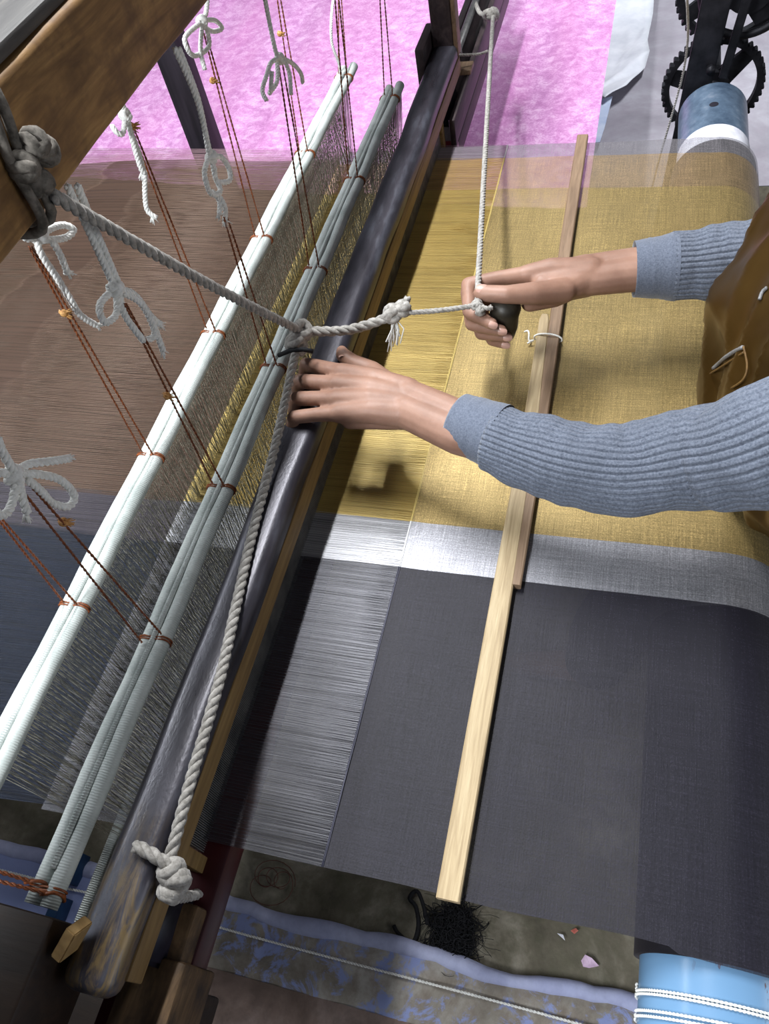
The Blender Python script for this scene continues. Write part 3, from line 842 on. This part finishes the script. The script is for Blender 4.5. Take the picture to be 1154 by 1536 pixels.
# ================================================================== HARNESS CORDS (bows of white cotton, brown cords to the shafts)
def PX(pts, X, jit=0.0, seed=0):
    rnd = random.Random(seed)
    return [atx(p[0], p[1], X) + Vector((rnd.uniform(-jit, jit), 0, 0)) for p in pts]
def c1(pts): return [(x*.5026, y*.5026) for x, y in pts]
def c4(pts): return [(x*.416, 460 + y*.416) for x, y in pts]
def harness(label, X, Z, white, browns, gold=None, R=.0027, knot=None, frays=(), seed=0):
    """white: list of pixel polylines in the cord's own upright plane; browns: (top px, tie px) pairs"""
    base = atx(*(knot or browns[0][0]), X)
    r = empty('harness_cord', base, label, 'cord', 'harness cords between beam and heald shafts')
    mb = MB()
    for i, pl in enumerate(white): rope_into(mb, PX(pl, X, .004, seed+i), R*1.12, 3, R*4.6)
    if knot: knot_into(mb, base, R*3.0, R*1.05, seed)
    for (p, q) in frays:
        a = atx(*p, X); b = atx(*q, X); fray_into(mb, b, b-a, .009, R, seed)
    if white: mb.build('cotton_bow', M['cotton_white'], r)
    for i, (p, q) in enumerate(browns):
        a = atx(*p, X); c = at(*q, Z); ex = -.0085 if i % 2 == 0 else .0085
        c = Vector((X + ex, c.y, Z + .009))
        mb = MB(); rope_into(mb, [a, c], .0013, 2, pitch=.012, n=4); mb.build('brown_cord', M['nylon_brown'], r)
    if gold:
        g = atx(*gold, X); mb = MB(); knot_into(mb, g, .0042, .0016, seed+5)
        fray_into(mb, g, (1, .3, -.2), .010, .003, seed); fray_into(mb, g, (-.6, .2, .4), .006, .003, seed+1)
        mb.build('small_knot', M['nylon_gold'], r)
    return r
# --- far shaft (S1)
harness('harness cord with white bow beside the upper edge of the beam', S1, ZS1,
    [c1([(595,70),(555,110),(560,150),(590,166),(618,140),(612,90),(600,66)]), c1([(605,75),(598,150),(604,208)]), c1([(612,60),(640,62),(660,85),(640,93),(612,75)]), c1([(604,62),(612,40),(618,-30)])],
    [((306,50),(386,360)), ((309,50),(396,362))], gold=(319,121), knot=(303,32), seed=10)
harness('harness cord with a short frayed white tail beside the beam edge', S1, ZS1,
    [c1([(372,350),(395,430),(415,500),(424,518)]), c1([(378,350),(405,440),(428,515)]), c1([(424,510),(440,590),(450,630),(459,650)]), c1([(365,362),(358,398),(344,398),(342,375)]), c1([(374,345),(350,290)])],
    [((194,183),(322,500)), ((197,183),(330,505))], gold=(199,190), knot=(188,172), frays=[((210,240),(213,260)), ((226,318),(229,326))], seed=20)
harness('harness cord with white bow and long dangling tail under the beam at left', S1, ZS1,
    [c1([(120,705),(160,680),(200,672),(217,685),(205,708),(160,716),(120,712)]), c1([(115,705),(92,690),(100,672),(122,678),(124,700)]), c1([(118,715),(130,760),(175,830),(200,890),(240,940),(285,972)]), c1([(150,716),(172,750),(190,800),(204,815)]), c1([(118,708),(80,712),(60,700)])],
    [((43,369),(231,686)), ((47,369),(240,690))], gold=(96,470), knot=(59,355), frays=[((125,470),(146,487)), ((95,400),(102,408))], R=.0032, seed=30)
harness('plain brown harness cord at the left edge, tied to the farther shaft', S1, ZS1, [],
    [((-30,745),(118,912)), ((-27,745),(128,914))], seed=40)
harness('plain brown harness cord tied to the farther shaft left of the pink', S1, ZS1,
    [], [((412,-30),(456,232)), ((416,-30),(466,234))], gold=(420,51), seed=50)
harness('harness cord with loose wavy white end at the far tip of the farther shaft', S1, ZS1,
    [c1([(1000,-20),(988,60),(994,130),(1008,190),(1020,228),(1040,230)])], [((508,-20),(513,118)), ((511,-20),(521,118))], seed=60, R=.0024)
# --- near shaft (S2)
harness('harness cord with open white bow ends hanging before the pink cloth', S2, ZS2,
    [c1([(838,172),(815,185),(797,225),(790,270),(787,300)]), c1([(830,180),(826,240),(815,275),(800,266),(806,215)]), c1([(845,172),(872,190),(890,220),(906,246)]), c1([(852,178),(864,220),(868,282)]), c1([(832,172),(822,150),(795,-20)])],
    [((418,96),(461,406)), ((424,96),(470,408))], knot=(420,88), R=.0025, seed=70)
harness('harness cord with white bow hanging in front of the black post', S2, ZS2,
    [c1([(632,468),(660,470),(680,505),(676,540),(650,540),(638,500),(630,470)]), c1([(624,470),(612,510),(616,550),(635,580),(652,570),(650,530),(636,490)]), c1([(640,570),(655,600),(655,640)]), c1([(648,575),(665,620),(678,665)]), c1([(622,460),(580,300),(531,142)]), c1([(630,460),(590,300),(542,142)])],
    [((336,326),(403,552)), ((341,326),(411,555))], knot=(317,235), frays=[((327,310),(329,320)), ((333,310),(339,332))], seed=80)
harness('harness cord with white bow of two hanging loops below the grey rope', S2, ZS2,
    [c1([(343,868),(310,905),(298,945),(318,962),(345,935),(352,880)]), c1([(365,875),(380,940),(415,1005),(440,1015),(452,1000),(440,950),(410,900),(370,876)]), c1([(352,862),(400,880),(450,945),(478,968)]), c1([(440,940),(470,1000),(486,1048)]), c1([(340,855),(270,680),(206,552)]), c1([(350,852),(282,680),(218,552)]), c1([(325,858),(345,848),(368,862)])],
    [((186,455),(321,732)), ((189,455),(331,736))], gold=(251,594), knot=(173,432), frays=[((232,480),(240,486)), ((238,505),(244,526))], R=.003, seed=90)
harness('harness cord with wide white bow at the left edge over the dark warp', S2, ZS2,
    [c4([(50,610),(130,604),(210,625),(262,680),(240,720),(190,708),(135,660),(95,622)]), c4([(50,605),(110,570),(180,555),(238,546)]), c4([(45,612),(10,600),(-30,620),(-20,740),(20,745),(50,700),(52,640),(45,615)]), c4([(58,618),(75,660),(84,720),(92,745)]), c4([(44,606),(10,545),(-30,470)]), c4([(52,602),(20,540),(-20,470)])],
    [((24,724),(208,968)), ((40,722),(237,955))], gold=(95,783), knot=(21,713), frays=[((75,692),(100,687)), ((34,760),(38,772))], R=.0032, seed=100)
harness('plain brown harness cord tied to the nearer shaft beside the sley sword', S2, ZS2,
    [], [((569,-25),(572,150)), ((575,-25),(581,152))], seed=110)
harness('plain brown harness cord crossing the farther shaft tip, tied to the nearer shaft', S2, ZS2,
    [], [((501,-25),(521,272)), ((506,-25),(530,274))], seed=120)
r = empty('harness_cord', (-.5, .03, .12), 'brown harness cord tied to the shaft tip above the dark side rail', 'cord', 'harness cords between beam and heald shafts')
for k, (p, q) in enumerate([((-40, 1296), (66, 1328)), ((-40, 1312), (76, 1342))]):
    a = at(*p, .155); c = at(*q, ZS2); c = Vector((S2 + (-.012, .008)[k], c.y, ZS2 + .009))
    mb = MB(); rope_into(mb, [a, c], .0018, 2, pitch=.012, n=5)
    pts = [(c.x + .0105*math.cos(x), c.y + .002*math.sin(2*x), ZS2 + .0105*math.sin(x)) for x in [2*math.pi*i/16 for i in range(16)]]
    mb.strand(pts, .0016, 5, closed=True)
    mb.build('brown_cord', M['nylon_brown'], r)

# ================================================================== FLOOR BITS
def bits():
    # black tangle of thread
    c = at(668, 1392, FZ + .02); mb = MB(); rnd = random.Random(4)
    for k in range(620):
        wild = k > 560
        a = rnd.uniform(0, 2*math.pi); R = math.sqrt(rnd.random())
        p = c + Vector((R*math.cos(a)*.026 + .012, R*math.sin(a)*.036 - .004, -.016))
        pts = [p]; h = rnd.uniform(0, 6.28); turn = rnd.uniform(-.9, .9)
        for i in range(9):
            h += turn*(.5 if wild else 1) + rnd.uniform(-.3, .3)
            st = .0075 if wild else .0045
            q = pts[-1] + Vector((math.cos(h)*st, math.sin(h)*st, rnd.uniform(-.002, .003)))
            q.z = max(FZ + .003, min(FZ + .022, q.z)); pts.append(q)
        mb.strand(pts, .0004 if wild else .0008, 3)
    l1 = [c + Vector(v) for v in ((-.03, 0, -.01), (-.045, .03, -.012), (-.058, .045, -.012), (-.068, .032, -.014), (-.055, .022, -.014), (-.045, -.005, -.014), (-.05, -.03, -.015), (-.075, -.022, -.016), (-.085, -.012, -.016))]
    mb.strand(smooth_path(l1, n=50), .0035, 6)
    tag(mb.build('thread_tangle', M['black_thread']), 'tangled tuft of black thread on the cement floor', 'thread')
    def loops(px, name, mat, label, s):
        c = at(*px, FZ + .006); pts = []
        for i in range(90):
            a = i*.35; rr = .022*(1 + .6*math.sin(a*.37 + s))
            pts.append(c + Vector((rr*math.cos(a) + .018*math.cos(a*.21+s), rr*.8*math.sin(a) + .012*math.sin(a*.3), .001*math.sin(a*3))))
        mb = MB(); mb.strand(pts, .0007, 4); tag(mb.build(name, mat), label, 'thread')
    loops((408, 1322), 'thread_loop', M['red_thread'], 'thin reddish-brown thread loops on the floor under the warp', 1)
    loops((578, 1484), 'thread_loop', M['green_thread'], 'small pale green thread curl on the kerb', 3)
    def scrap(name, pl, mat, label, cat='paper'):
        vs = [at(x, y, FZ + .006 + .002*((i*7) % 3)) for i, (x, y) in enumerate(pl)]
        n = len(vs); top = [v + Vector((0, 0, .0006)) for v in vs]
        mb = MB(); mb.add(vs + top, [tuple(range(n-1, -1, -1)), tuple(range(n, 2*n))] + [(i, (i+1) % n, n+(i+1) % n, n+i) for i in range(n)])
        tag(mb.build(name, mat, None, False), label, cat)
    scrap('paper_scrap', [(836,1400),(845,1402),(848,1411)], M['paper_white'], 'tiny white triangular paper scrap on the floor')
    scrap('paper_scrap', [(872,1441),(878,1432),(888,1437),(899,1449),(884,1452),(875,1450)], M['paper_pink'], 'crumpled pinkish paper scrap on the floor by the roller')
    scrap('paper_scrap', [(856,1396),(864,1392),(868,1396),(862,1401)], M['paper_red'], 'tiny reddish scrap on the floor near the cloth edge')
    # white string laid on the kerb
    pl = [(300, 1378), (330, 1391), (420, 1416), (560, 1453), (700, 1490), (800, 1517), (900, 1545), (1000, 1575)]
    o = rope('white_string', [at(x, y, FZ + .022) for x, y in pl], .0020, M['cotton_white'], None, 2)
    tag(o, 'straight white string lying along the painted kerb', 'string')
    o = rope('white_string', [at(x, y, FZ + .024) for x, y in [(-60, 1290), (60, 1320), (80, 1328), (135, 1340), (180, 1352)]], .0022, M['cotton_white'], None, 2)
    tag(o, 'white string on the lavender kerb left of the sley', 'string')
    for (x0, y0, x1, y1), lb in (((100, 1284, 134, 1326), 'dark blue block on the kerb below the shaft ends, nearer the warp'), ((80, 1350, 108, 1378), 'dark blue block on the kerb peeking above the side rail')):
        a = at(x0, y1, FZ + .02); b = at(x1, y0, FZ + .02)
        o = bevel_box('blue_block', a.x, b.x, a.y, b.y, FZ + .012, FZ + .05, M['teal_block'], None, bev=.002); tag(o, lb, 'block')
    # white sheet on the far floor
    pl = [(915, -60), (985, -60), (980, 20), (972, 60), (975, 75), (968, 100), (940, 128), (908, 146), (890, 140)]
    vs = [at(x, y, FZ + .05 + .012*math.sin(i*2.1)) for i, (x, y) in enumerate(pl)]
    bm = bmesh.new(); f = bm.faces.new([bm.verts.new(v) for v in vs]); bmesh.ops.recalc_face_normals(bm, faces=[f])
    bmesh.ops.triangulate(bm, faces=[f]); bmesh.ops.subdivide_edges(bm, edges=bm.edges[:], cuts=5, use_grid_fill=True)
    for v in bm.verts: v.co.z += .012*noise.noise(v.co*9)
    ex = bmesh.ops.solidify(bm, geom=bm.faces[:], thickness=.002)
    me = D.meshes.new('white_sheet'); bm.to_mesh(me); bm.free()
    tag(link('white_sheet', me, M['plastic_sheet']), 'bright white plastic sheet on the floor beyond the pink cloth', 'sheet')
    pl = [(903, 150), (919, 146), (908, 190), (900, 215), (890, 215)]
    vs = [at(x, y, FZ + .03) for x, y in pl]; n = len(vs)
    mb = MB(); top = [v + Vector((0, 0, .004)) for v in vs]
    mb.add(vs + top, [tuple(range(n)), tuple(range(2*n-1, n-1, -1))] + [(i, n+i, n+(i+1) % n, (i+1) % n) for i in range(n)])
    tag(mb.build('plastic_strip', M['strip_blue'], None, False), 'pale blue plastic strip lying beside the pink cloth edge', 'strip')
bits()

# ================================================================== PERSON
person = empty('person', (.36, .75, -.36), 'person in ribbed grey-blue sweater and brown satin jacket pulling the cord and pushing the sley', 'person')
def capsule(mb, a, b, ra, rb, n=14, m=5):
    a = Vector(a); b = Vector(b); d = b - a; L = d.length
    zz = d.normalized() if L > 1e-7 else Vector((0, 0, 1)); xx = zz.orthogonal().normalized(); yy = zz.cross(xx)
    prof = []
    for i in range(m+1):
        th = -math.pi/2 + (math.pi/2)*i/m; prof.append((ra*math.sin(th), max(ra*math.cos(th), 1e-5)))
    for i in range(m+1):
        th = (math.pi/2)*i/m; prof.append((L + rb*math.sin(th), max(rb*math.cos(th), 1e-5)))
    vs = []; fs = []
    for h, r in prof:
        for k in range(n):
            an = 2*math.pi*k/n; vs.append(a + zz*h + xx*(r*math.cos(an)) + yy*(r*math.sin(an)))
    for i in range(len(prof)-1):
        for k in range(n):
            l = (k+1) % n; fs.append((i*n+k, i*n+l, (i+1)*n+l, (i+1)*n+k))
    fs.append(tuple(range(n-1, -1, -1))); fs.append(tuple((len(prof)-1)*n+k for k in range(n)))
    mb.add(vs, fs)
def chain(mb, pts, rs):
    for i in range(len(pts)-1): capsule(mb, pts[i], pts[i+1], rs[i], rs[i+1])
B = MB(); V = Vector
nails = []
# ---- left hand on the rail (lower in the picture)
lw = at(610, 603, .130)
LF = {}
for nm, mc, pip, z0, z1, r0 in (('i', (512, 559), (460, 547), .136, .1245, .0106), ('m', (505, 577), (450, 572), .138, .1245, .0108),
                                ('r', (504, 599), (445, 598), .136, .1240, .0104), ('p', (508, 620), (441, 626), .131, .1225, .0096)):
    a = at(*mc, z0); p = at(*pip, z1)
    dip = p + V((-.010, 0, -.024)); tip = dip + V((.004, 0, -.018))
    mid = a.lerp(p, .5) + V((0, 0, .001))
    chain(B, [a, mid, p, dip, tip], [r0*1.08, r0*.95, r0*.93, r0*.84, r0*.74])
    LF[nm] = a
for nm, off in (('i', .019), ('m', .007), ('r', -.006), ('p', -.017)):
    chain(B, [lw + V((-.002, off, -.002)), lw.lerp(LF[nm], .5) + V((0, off*.45, .003)), LF[nm]], [.0175, .0160, .0125])
    chain(B, [lw + V((0, off*.9, -.010)), LF[nm] + V((.012, 0, -.012))], [.016, .011])
th = [at(588, 583, .118), at(558, 558, .112), at(529, 544, .116), at(515, 533, .120), at(513, 527, .120)]
chain(B, th, [.017, .0145, .0115, .0100, .0080])
nails.append((at(514.5, 530, .126), V((0, .45, .9)), V((-.25, 1, 0)), .0058, .0075))
lel = at(955, 712, .120); lsh = V((.33, .545, .33))
cuffp = at(690, 640, .128)
for off in (-.0125, .0125): chain(B, [lw + V((0, off, -.003)), cuffp + V((0, off*.9, -.002)), lel + V((0, off*.6, 0))], [.0205, .0235, .026])
capsule(B, lw + V((.004, -.022, .004)), lw + V((.012, -.022, .004)), .011, .010)      # wrist bone
chain(B, [lel, lsh], [.028, .036])
# ---- right hand gripping the handle (upper in the picture)
rw = at(872, 414, .130)
RF = []
for (mc, pip, dip, tip), z, r0 in (
    (((790, 412), (703, 427), (704, 468), (738, 486)), .142, .0104),
    (((796, 417), (702, 438), (708, 486), (752, 496)), .124, .0106),
    (((802, 424), (707, 450), (722, 500), (760, 505)), .107, .0102),
    (((808, 431), (722, 462), (738, 510), (757, 516)), .092, .0092)):
    a = at(*mc, z); p = at(*pip, z - .001); d = at(*dip, z - .006); e = at(*tip, z - .006)
    chain(B, [a, a.lerp(p, .5) + V((0, .001, .001)), p, d, e], [r0*1.12, r0*.98, r0*.97, r0*.88, r0*.74]); RF.append(a)
    nails.append((e + V((.003, -.007, .0035)), V((.25, -.85, .5)), (e-d).normalized(), .0046, .006))
for k, a in enumerate(RF):
    o_ = (.013, .004, -.006, -.014)[k]
    chain(B, [rw + V((.012, 0, o_*.55)), rw.lerp(a, .55) + V((0, .003, o_*.4)), a], [.0190, .0165, .0130])
    chain(B, [rw + V((.010, -.006, o_*.6)), a + V((.02, -.012, -.004))], [.0165, .012])
chain(B, [rw + V((.006, .009, .004)), rw.lerp(RF[0], .6) + V((0, .003, 0))], [.0195, .0145])
chain(B, [rw + V((.006, .009, -.006)), rw.lerp(RF[2], .6) + V((0, .003, 0))], [.0195, .0145])
chain(B, [rw + V((.006, -.009, .002)), at(842, 436, .132)], [.0195, .0165])
th = [at(846, 436, .135), at(800, 440, .150), at(760, 442, .158), at(724, 440, .158)]
chain(B, th, [.0165, .0145, .0118, .0108]); capsule(B, th[3], th[3] + V((-.004, 0, -.001)), .0106, .0088)
chain(B, [at(862, 428, .128), at(830, 440, .130), at(796, 453, .128)], [.017, .0185, .013])
nails.append((th[3] + V((.001, -.0015, .0106)), V((.05, -.25, .97)), V((-1, .03, 0)), .0066, .0085))
rcuff = at(955, 404, .130); rel = at(1190, 380, .165); rsh = V((.33, .955, .33))
for off in (-.010, .010): chain(B, [rw + V((0, off, 0)), rcuff + V((0, off, 0)), at(1100, 392, .134) + V((0, off*.5, 0)), at(1190, 381, .162)], [.0205, .0225, .021, .022])
chain(B, [at(1190, 381, .162), V((.25, .955, .265)), rsh], [.022, .028, .036])
# ---- trunk, neck, head, legs
nk = V((.30, .75, .47)); hc = V((.245, .75, .60))
chain(B, [lsh, V((.35, .75, .38)), rsh], [.045, .07, .045])
chain(B, [V((.35, .75, .38)), V((.39, .75, .1)), V((.42, .75, -.22))], [.09, .10, .11])
chain(B, [V((.345, .75, .40)), nk, hc + V((.03, 0, -.03))], [.062, .052, .055])
chain(B, [hc + V((.03, 0, .03)), hc + V((-.01, 0, .035)), hc + V((-.03, 0, -.05))], [.086, .080, .058])
chain(B, [hc + V((-.045, 0, -.075)), hc + V((-.060, 0, -.085))], [.034, .022])
chain(B, [hc + V((-.085, 0, .02)), hc + V((-.108, 0, -.018))], [.009, .014])
chain(B, [hc + V((-.082, -.018, -.052)), hc + V((-.082, .018, -.052))], [.008, .008])
for s in (-1, 1):
    chain(B, [hc + V((.02, s*.083, .02)), hc + V((.022, s*.086, -.02))], [.017, .011])
    chain(B, [V((.43, .75+s*.09, -.27)), V((.10, .75+s*.12, -.29)), V((.02, .75+s*.12, -.54))], [.07, .055, .035])
    chain(B, [V((.02, .75+s*.12, -.57)), V((-.12, .75+s*.13, -.583))], [.034, .020])
src = B.build('body_source', None)
md = src.modifiers.new('r', 'REMESH'); md.mode = 'VOXEL'; md.voxel_size = .0021
ms = src.modifiers.new('s', 'SMOOTH'); ms.factor = .5; ms.iterations = 7
dg = bpy.context.evaluated_depsgraph_get(); dg.update()
bme = D.meshes.new_from_object(src.evaluated_get(dg))
D.objects.remove(src)
body = link('body', bme, M['skin'], person)
def nail(c, nrm, along, w, l):
    nrm = nrm.normalized(); along = (along - nrm*along.dot(nrm)).normalized(); side = nrm.cross(along)
    vs = []; fs = []; n = 6
    for i in range(n+1):
        for j in range(n+1):
            u_, v_ = -1 + 2*i/n, -1 + 2*j/n
            k = math.sqrt(max(0, 1 - .35*u_*u_*v_*v_))
            vs.append(c + side*(w*u_*k) + along*(l*v_*k) - nrm*(.0022*u_*u_ + .0012*v_*v_))
    for i in range(n):
        for j in range(n):
            a = i*(n+1)+j; fs.append((a, a+n+1, a+n+2, a+1))
    mb = MB(); mb.add(vs, fs); mb.build('fingernail', M['nail'], body)
for nl in nails: nail(*nl)
for s in (-1, 1):
    mb = MB(); capsule(mb, hc + V((-.079, s*.032, .012)), hc + V((-.080, s*.032, .012)), .011, .011); mb.build('eye', M['eye'], body)
mb = MB()
nu, nv = 40, 20; vs = []; fs = []
for j in range(nv+1):
    for i in range(nu):
        a = 2*math.pi*i/nu; e = -.35 + (math.pi/2 + .35)*j/nv
        if math.cos(a) < -.2: e = .42 + (math.pi/2 - .42)*j/nv
        d = V((math.cos(e)*math.cos(a), math.cos(e)*math.sin(a), math.sin(e)))
        rr = 1 + .04*noise.noise(d*9)
        vs.append(hc + V((.018, 0, .03)) + V((d.x*.108*rr, d.y*.093*rr, d.z*.100*rr)))
for j in range(nv):
    for i in range(nu): fs.append((j*nu+i, j*nu+(i+1) % nu, (j+1)*nu+(i+1) % nu, (j+1)*nu+i))
mb.add(vs, fs); mb.build('hair', M['hair'], person)

# ---- ribbed sleeves (real ribs)
def sleeve(path, rs, ribs, name, mat, rib_amp=.0026, wr_amp=.003, seed=0, flat=1.0, roll=0.0, nring=150, per=8, thick_end=False):
    pts = smooth_path(path, n=nring); fr = frames(pts)
    n = ribs*per if ribs else 64
    vs = []; fs = []
    tot = nring-1
    K = len(rs)-1
    for i, (p, t, a, b) in enumerate(fr):
        s = i/tot*K; k = min(int(s), K-1); f = s-k; f = f*f*(3-2*f)
        R = rs[k]*(1-f) + rs[k+1]*f
        for j in range(n):
            an = 2*math.pi*j/n + roll
            w_ = 0.0
            if wr_amp:
                q = i/tot*26
                w_ = wr_amp*(noise.noise(V((q*.55, math.cos(an)*1.1, math.sin(an)*1.1 + seed))) + .8*noise.noise(V((q*1.3, math.cos(an)*.9 + seed, math.sin(an)*.9))))
                w_ *= min(1, i/6)
            rb = 0
            if ribs:
                ph = (j % per)/per
                rb = rib_amp*((0.0 if j % per == 0 else .62 if j % per in (1, per-1) else 1.0) - .7)
            rr = R + w_ + rb
            vs.append(p + a*(rr*flat*math.cos(an)) + b*(rr*math.sin(an)))
    for i in range(nring-1):
        for j in range(n):
            l = (j+1) % n; fs.append((i*n+j, i*n+l, (i+1)*n+l, (i+1)*n+j))
    # turn the opening inwards
    c = fr[0][0]; base = len(vs)
    for j in range(n): vs.append(c + (vs[j]-c)*.90 + fr[0][1]*.004)
    for j in range(n):
        l = (j+1) % n; fs.append((j, base+j, base+l, l))
    mb = MB(); mb.add(vs, fs); return mb.build(name, mat, person)
lp = [at(742, 657, .128), at(800, 678, .128), at(870, 697, .128), at(950, 704, .130), at(1050, 687, .150), at(1154, 668, .195), V((.25, .545, .275)), lsh + V((.01, .03, .02)), V((.35, .66, .36))]
sleeve(lp, [.0385, .0455, .0490, .0540, .0580, .0620, .066, .070, .060], 40, 'sleeve', M['knit'], seed=2, wr_amp=.0042)
sleeve([at(688, 631, .129), at(716, 643, .129), at(750, 656, .129)], [.0330, .0362, .0385], 0, 'cuff', M['cuff'], wr_amp=.0006, seed=4, nring=24)
rp = [at(1008, 400, .130), at(1050, 397, .131), at(1100, 392, .135), at(1154, 387, .148), at(1230, 374, .185), V((.27, .955, .28)), rsh + V((.01, -.03, .02)), V((.35, .84, .36))]
sleeve(rp, [.0425, .0465, .0500, .0540, .0585, .066, .070, .060], 38, 'sleeve', M['knit'], seed=7, wr_amp=.0036)
sleeve([at(951, 404, .130), at(980, 402, .130), at(1014, 400, .130)], [.0355, .0385, .0430], 0, 'cuff', M['cuff'], wr_amp=.0006, seed=9, nring=24)

# ---- sleeveless satin jacket
def jring(z, cx, cy, dx, dy, n=260, p=2.4):
    out = []
    for k in range(n):
        a = 2*math.pi*k/n; c, s = math.cos(a), math.sin(a)
        x = cx + dx*math.copysign(abs(c)**(2/p), c); y = cy + dy*math.copysign(abs(s)**(2/p), s)
        q = V((c*2.2, s*2.2, z*5))
        d = .012*noise.noise(q) + .010*noise.noise(q*2.2 + V((4, 1, 0))) + .010*abs(noise.noise(V((a*2.2 - z*9, z*4 + a, 6))))
        f1 = 1 - abs(noise.noise(V((a*3.0 + z*7, a*.9 - z*3, 2)))); f2 = 1 - abs(noise.noise(V((a*5 - z*9, a*1.6 + z*4, 9))))
        d += .011*f1**3 + .0025*f2**3 - .007
        out.append(V((x + d*c, y + d*s, z)))
    return out
spec = [(.015, .310, .725, .165, .205), (.022, .305, .725, .185, .215), (.05, .300, .725, .188, .222), (.10, .295, .735, .180, .225), (.16, .288, .735, .172, .245), (.22, .300, .742, .162, .235),
        (.28, .315, .75, .150, .222), (.34, .335, .75, .128, .205), (.385, .35, .75, .105, .175), (.415, .355, .75, .08, .12), (.44, .350, .75, .066, .075), (.465, .345, .75, .064, .068)]
rings = []
for i in range(len(spec)-1):
    for k in range(12):
        f = k/12; rings.append(jring(*[spec[i][q]*(1-f) + spec[i+1][q]*f for q in range(5)]))
rings.append(jring(*spec[-1]))
jk = loft('jacket', rings, M['satin'], person, cap=False)
sol = jk.modifiers.new('thickness', 'SOLIDIFY'); sol.thickness = .004; sol.offset = 0
def on_jacket(px, py, off=.002):
    """point where the view ray from the photographed pixel meets the jacket front"""
    d = _ray(px, py).normalized()
    ok, loc, nrm, idx = jk.ray_cast(jk_inv @ CP, d)
    if not ok: return None
    return loc + nrm*off if nrm.dot(d) < 0 else loc - nrm*off
bpy.context.view_layer.update()
jk_inv = jk.matrix_world.inverted()
def strip_on(pl, r, name, mat):
    pts = [on_jacket(*p) for p in pl]; pts = [jk.matrix_world @ p for p in pts if p is not None]
    if len(pts) >= 2:
        mb = MB(); mb.strand(smooth_path(pts, n=24), r, 6); return mb.build(name, mat, person)
strip_on([(1072, 552), (1080, 545), (1090, 537), (1103, 529), (1117, 521)], .0022, 'pocket_zip', M['zip_grey'])
strip_on([(1068, 560), (1090, 547), (1118, 529)], .0013, 'seam', M['seam'])
strip_on([(1118, 520), (1124, 548), (1118, 570), (1100, 582)], .0013, 'seam', M['seam'])
strip_on([(1142, 450), (1146, 440), (1153, 432)], .002, 'pocket_zip', M['zip_grey'])
# ---- trousers
def ell(c, rx, ry, n=40): return [V((c[0]+rx*math.cos(2*math.pi*k/n), c[1]+ry*math.sin(2*math.pi*k/n), c[2])) for k in range(n)]
loft('trousers', [ell((.42, .75, -.35), .14, .19), ell((.43, .75, -.28), .16, .21), ell((.42, .75, -.18), .155, .205), ell((.405, .75, -.05), .14, .19), ell((.39, .75, .06), .13, .18)], M['trouser'], person)
for s in (-1, 1):
    sleeve([V((.40, .75+s*.10, -.275)), V((.25, .75+s*.12, -.275)), V((.10, .75+s*.12, -.29)), V((.04, .75+s*.12, -.40)), V((.02, .75+s*.12, -.55))][::-1], [.055, .06, .068, .082, .09], 0, 'trouser_leg', M['trouser'], wr_amp=.004, seed=3, nring=50)
# bench under the person
bn = empty('bench', (.45, .75, FZ), 'plain brown wooden bench under the seated person', 'bench')
bevel_box('seat', .28, .62, .42, 1.08, -.40, -.365, M['bench_wood'], bn, bev=.004)
for x in (.31, .59):
    for y in (.46, 1.04): bevel_box('leg', x-.02, x+.02, y-.02, y+.02, FZ, -.40, M['bench_wood'], bn, bev=.003)
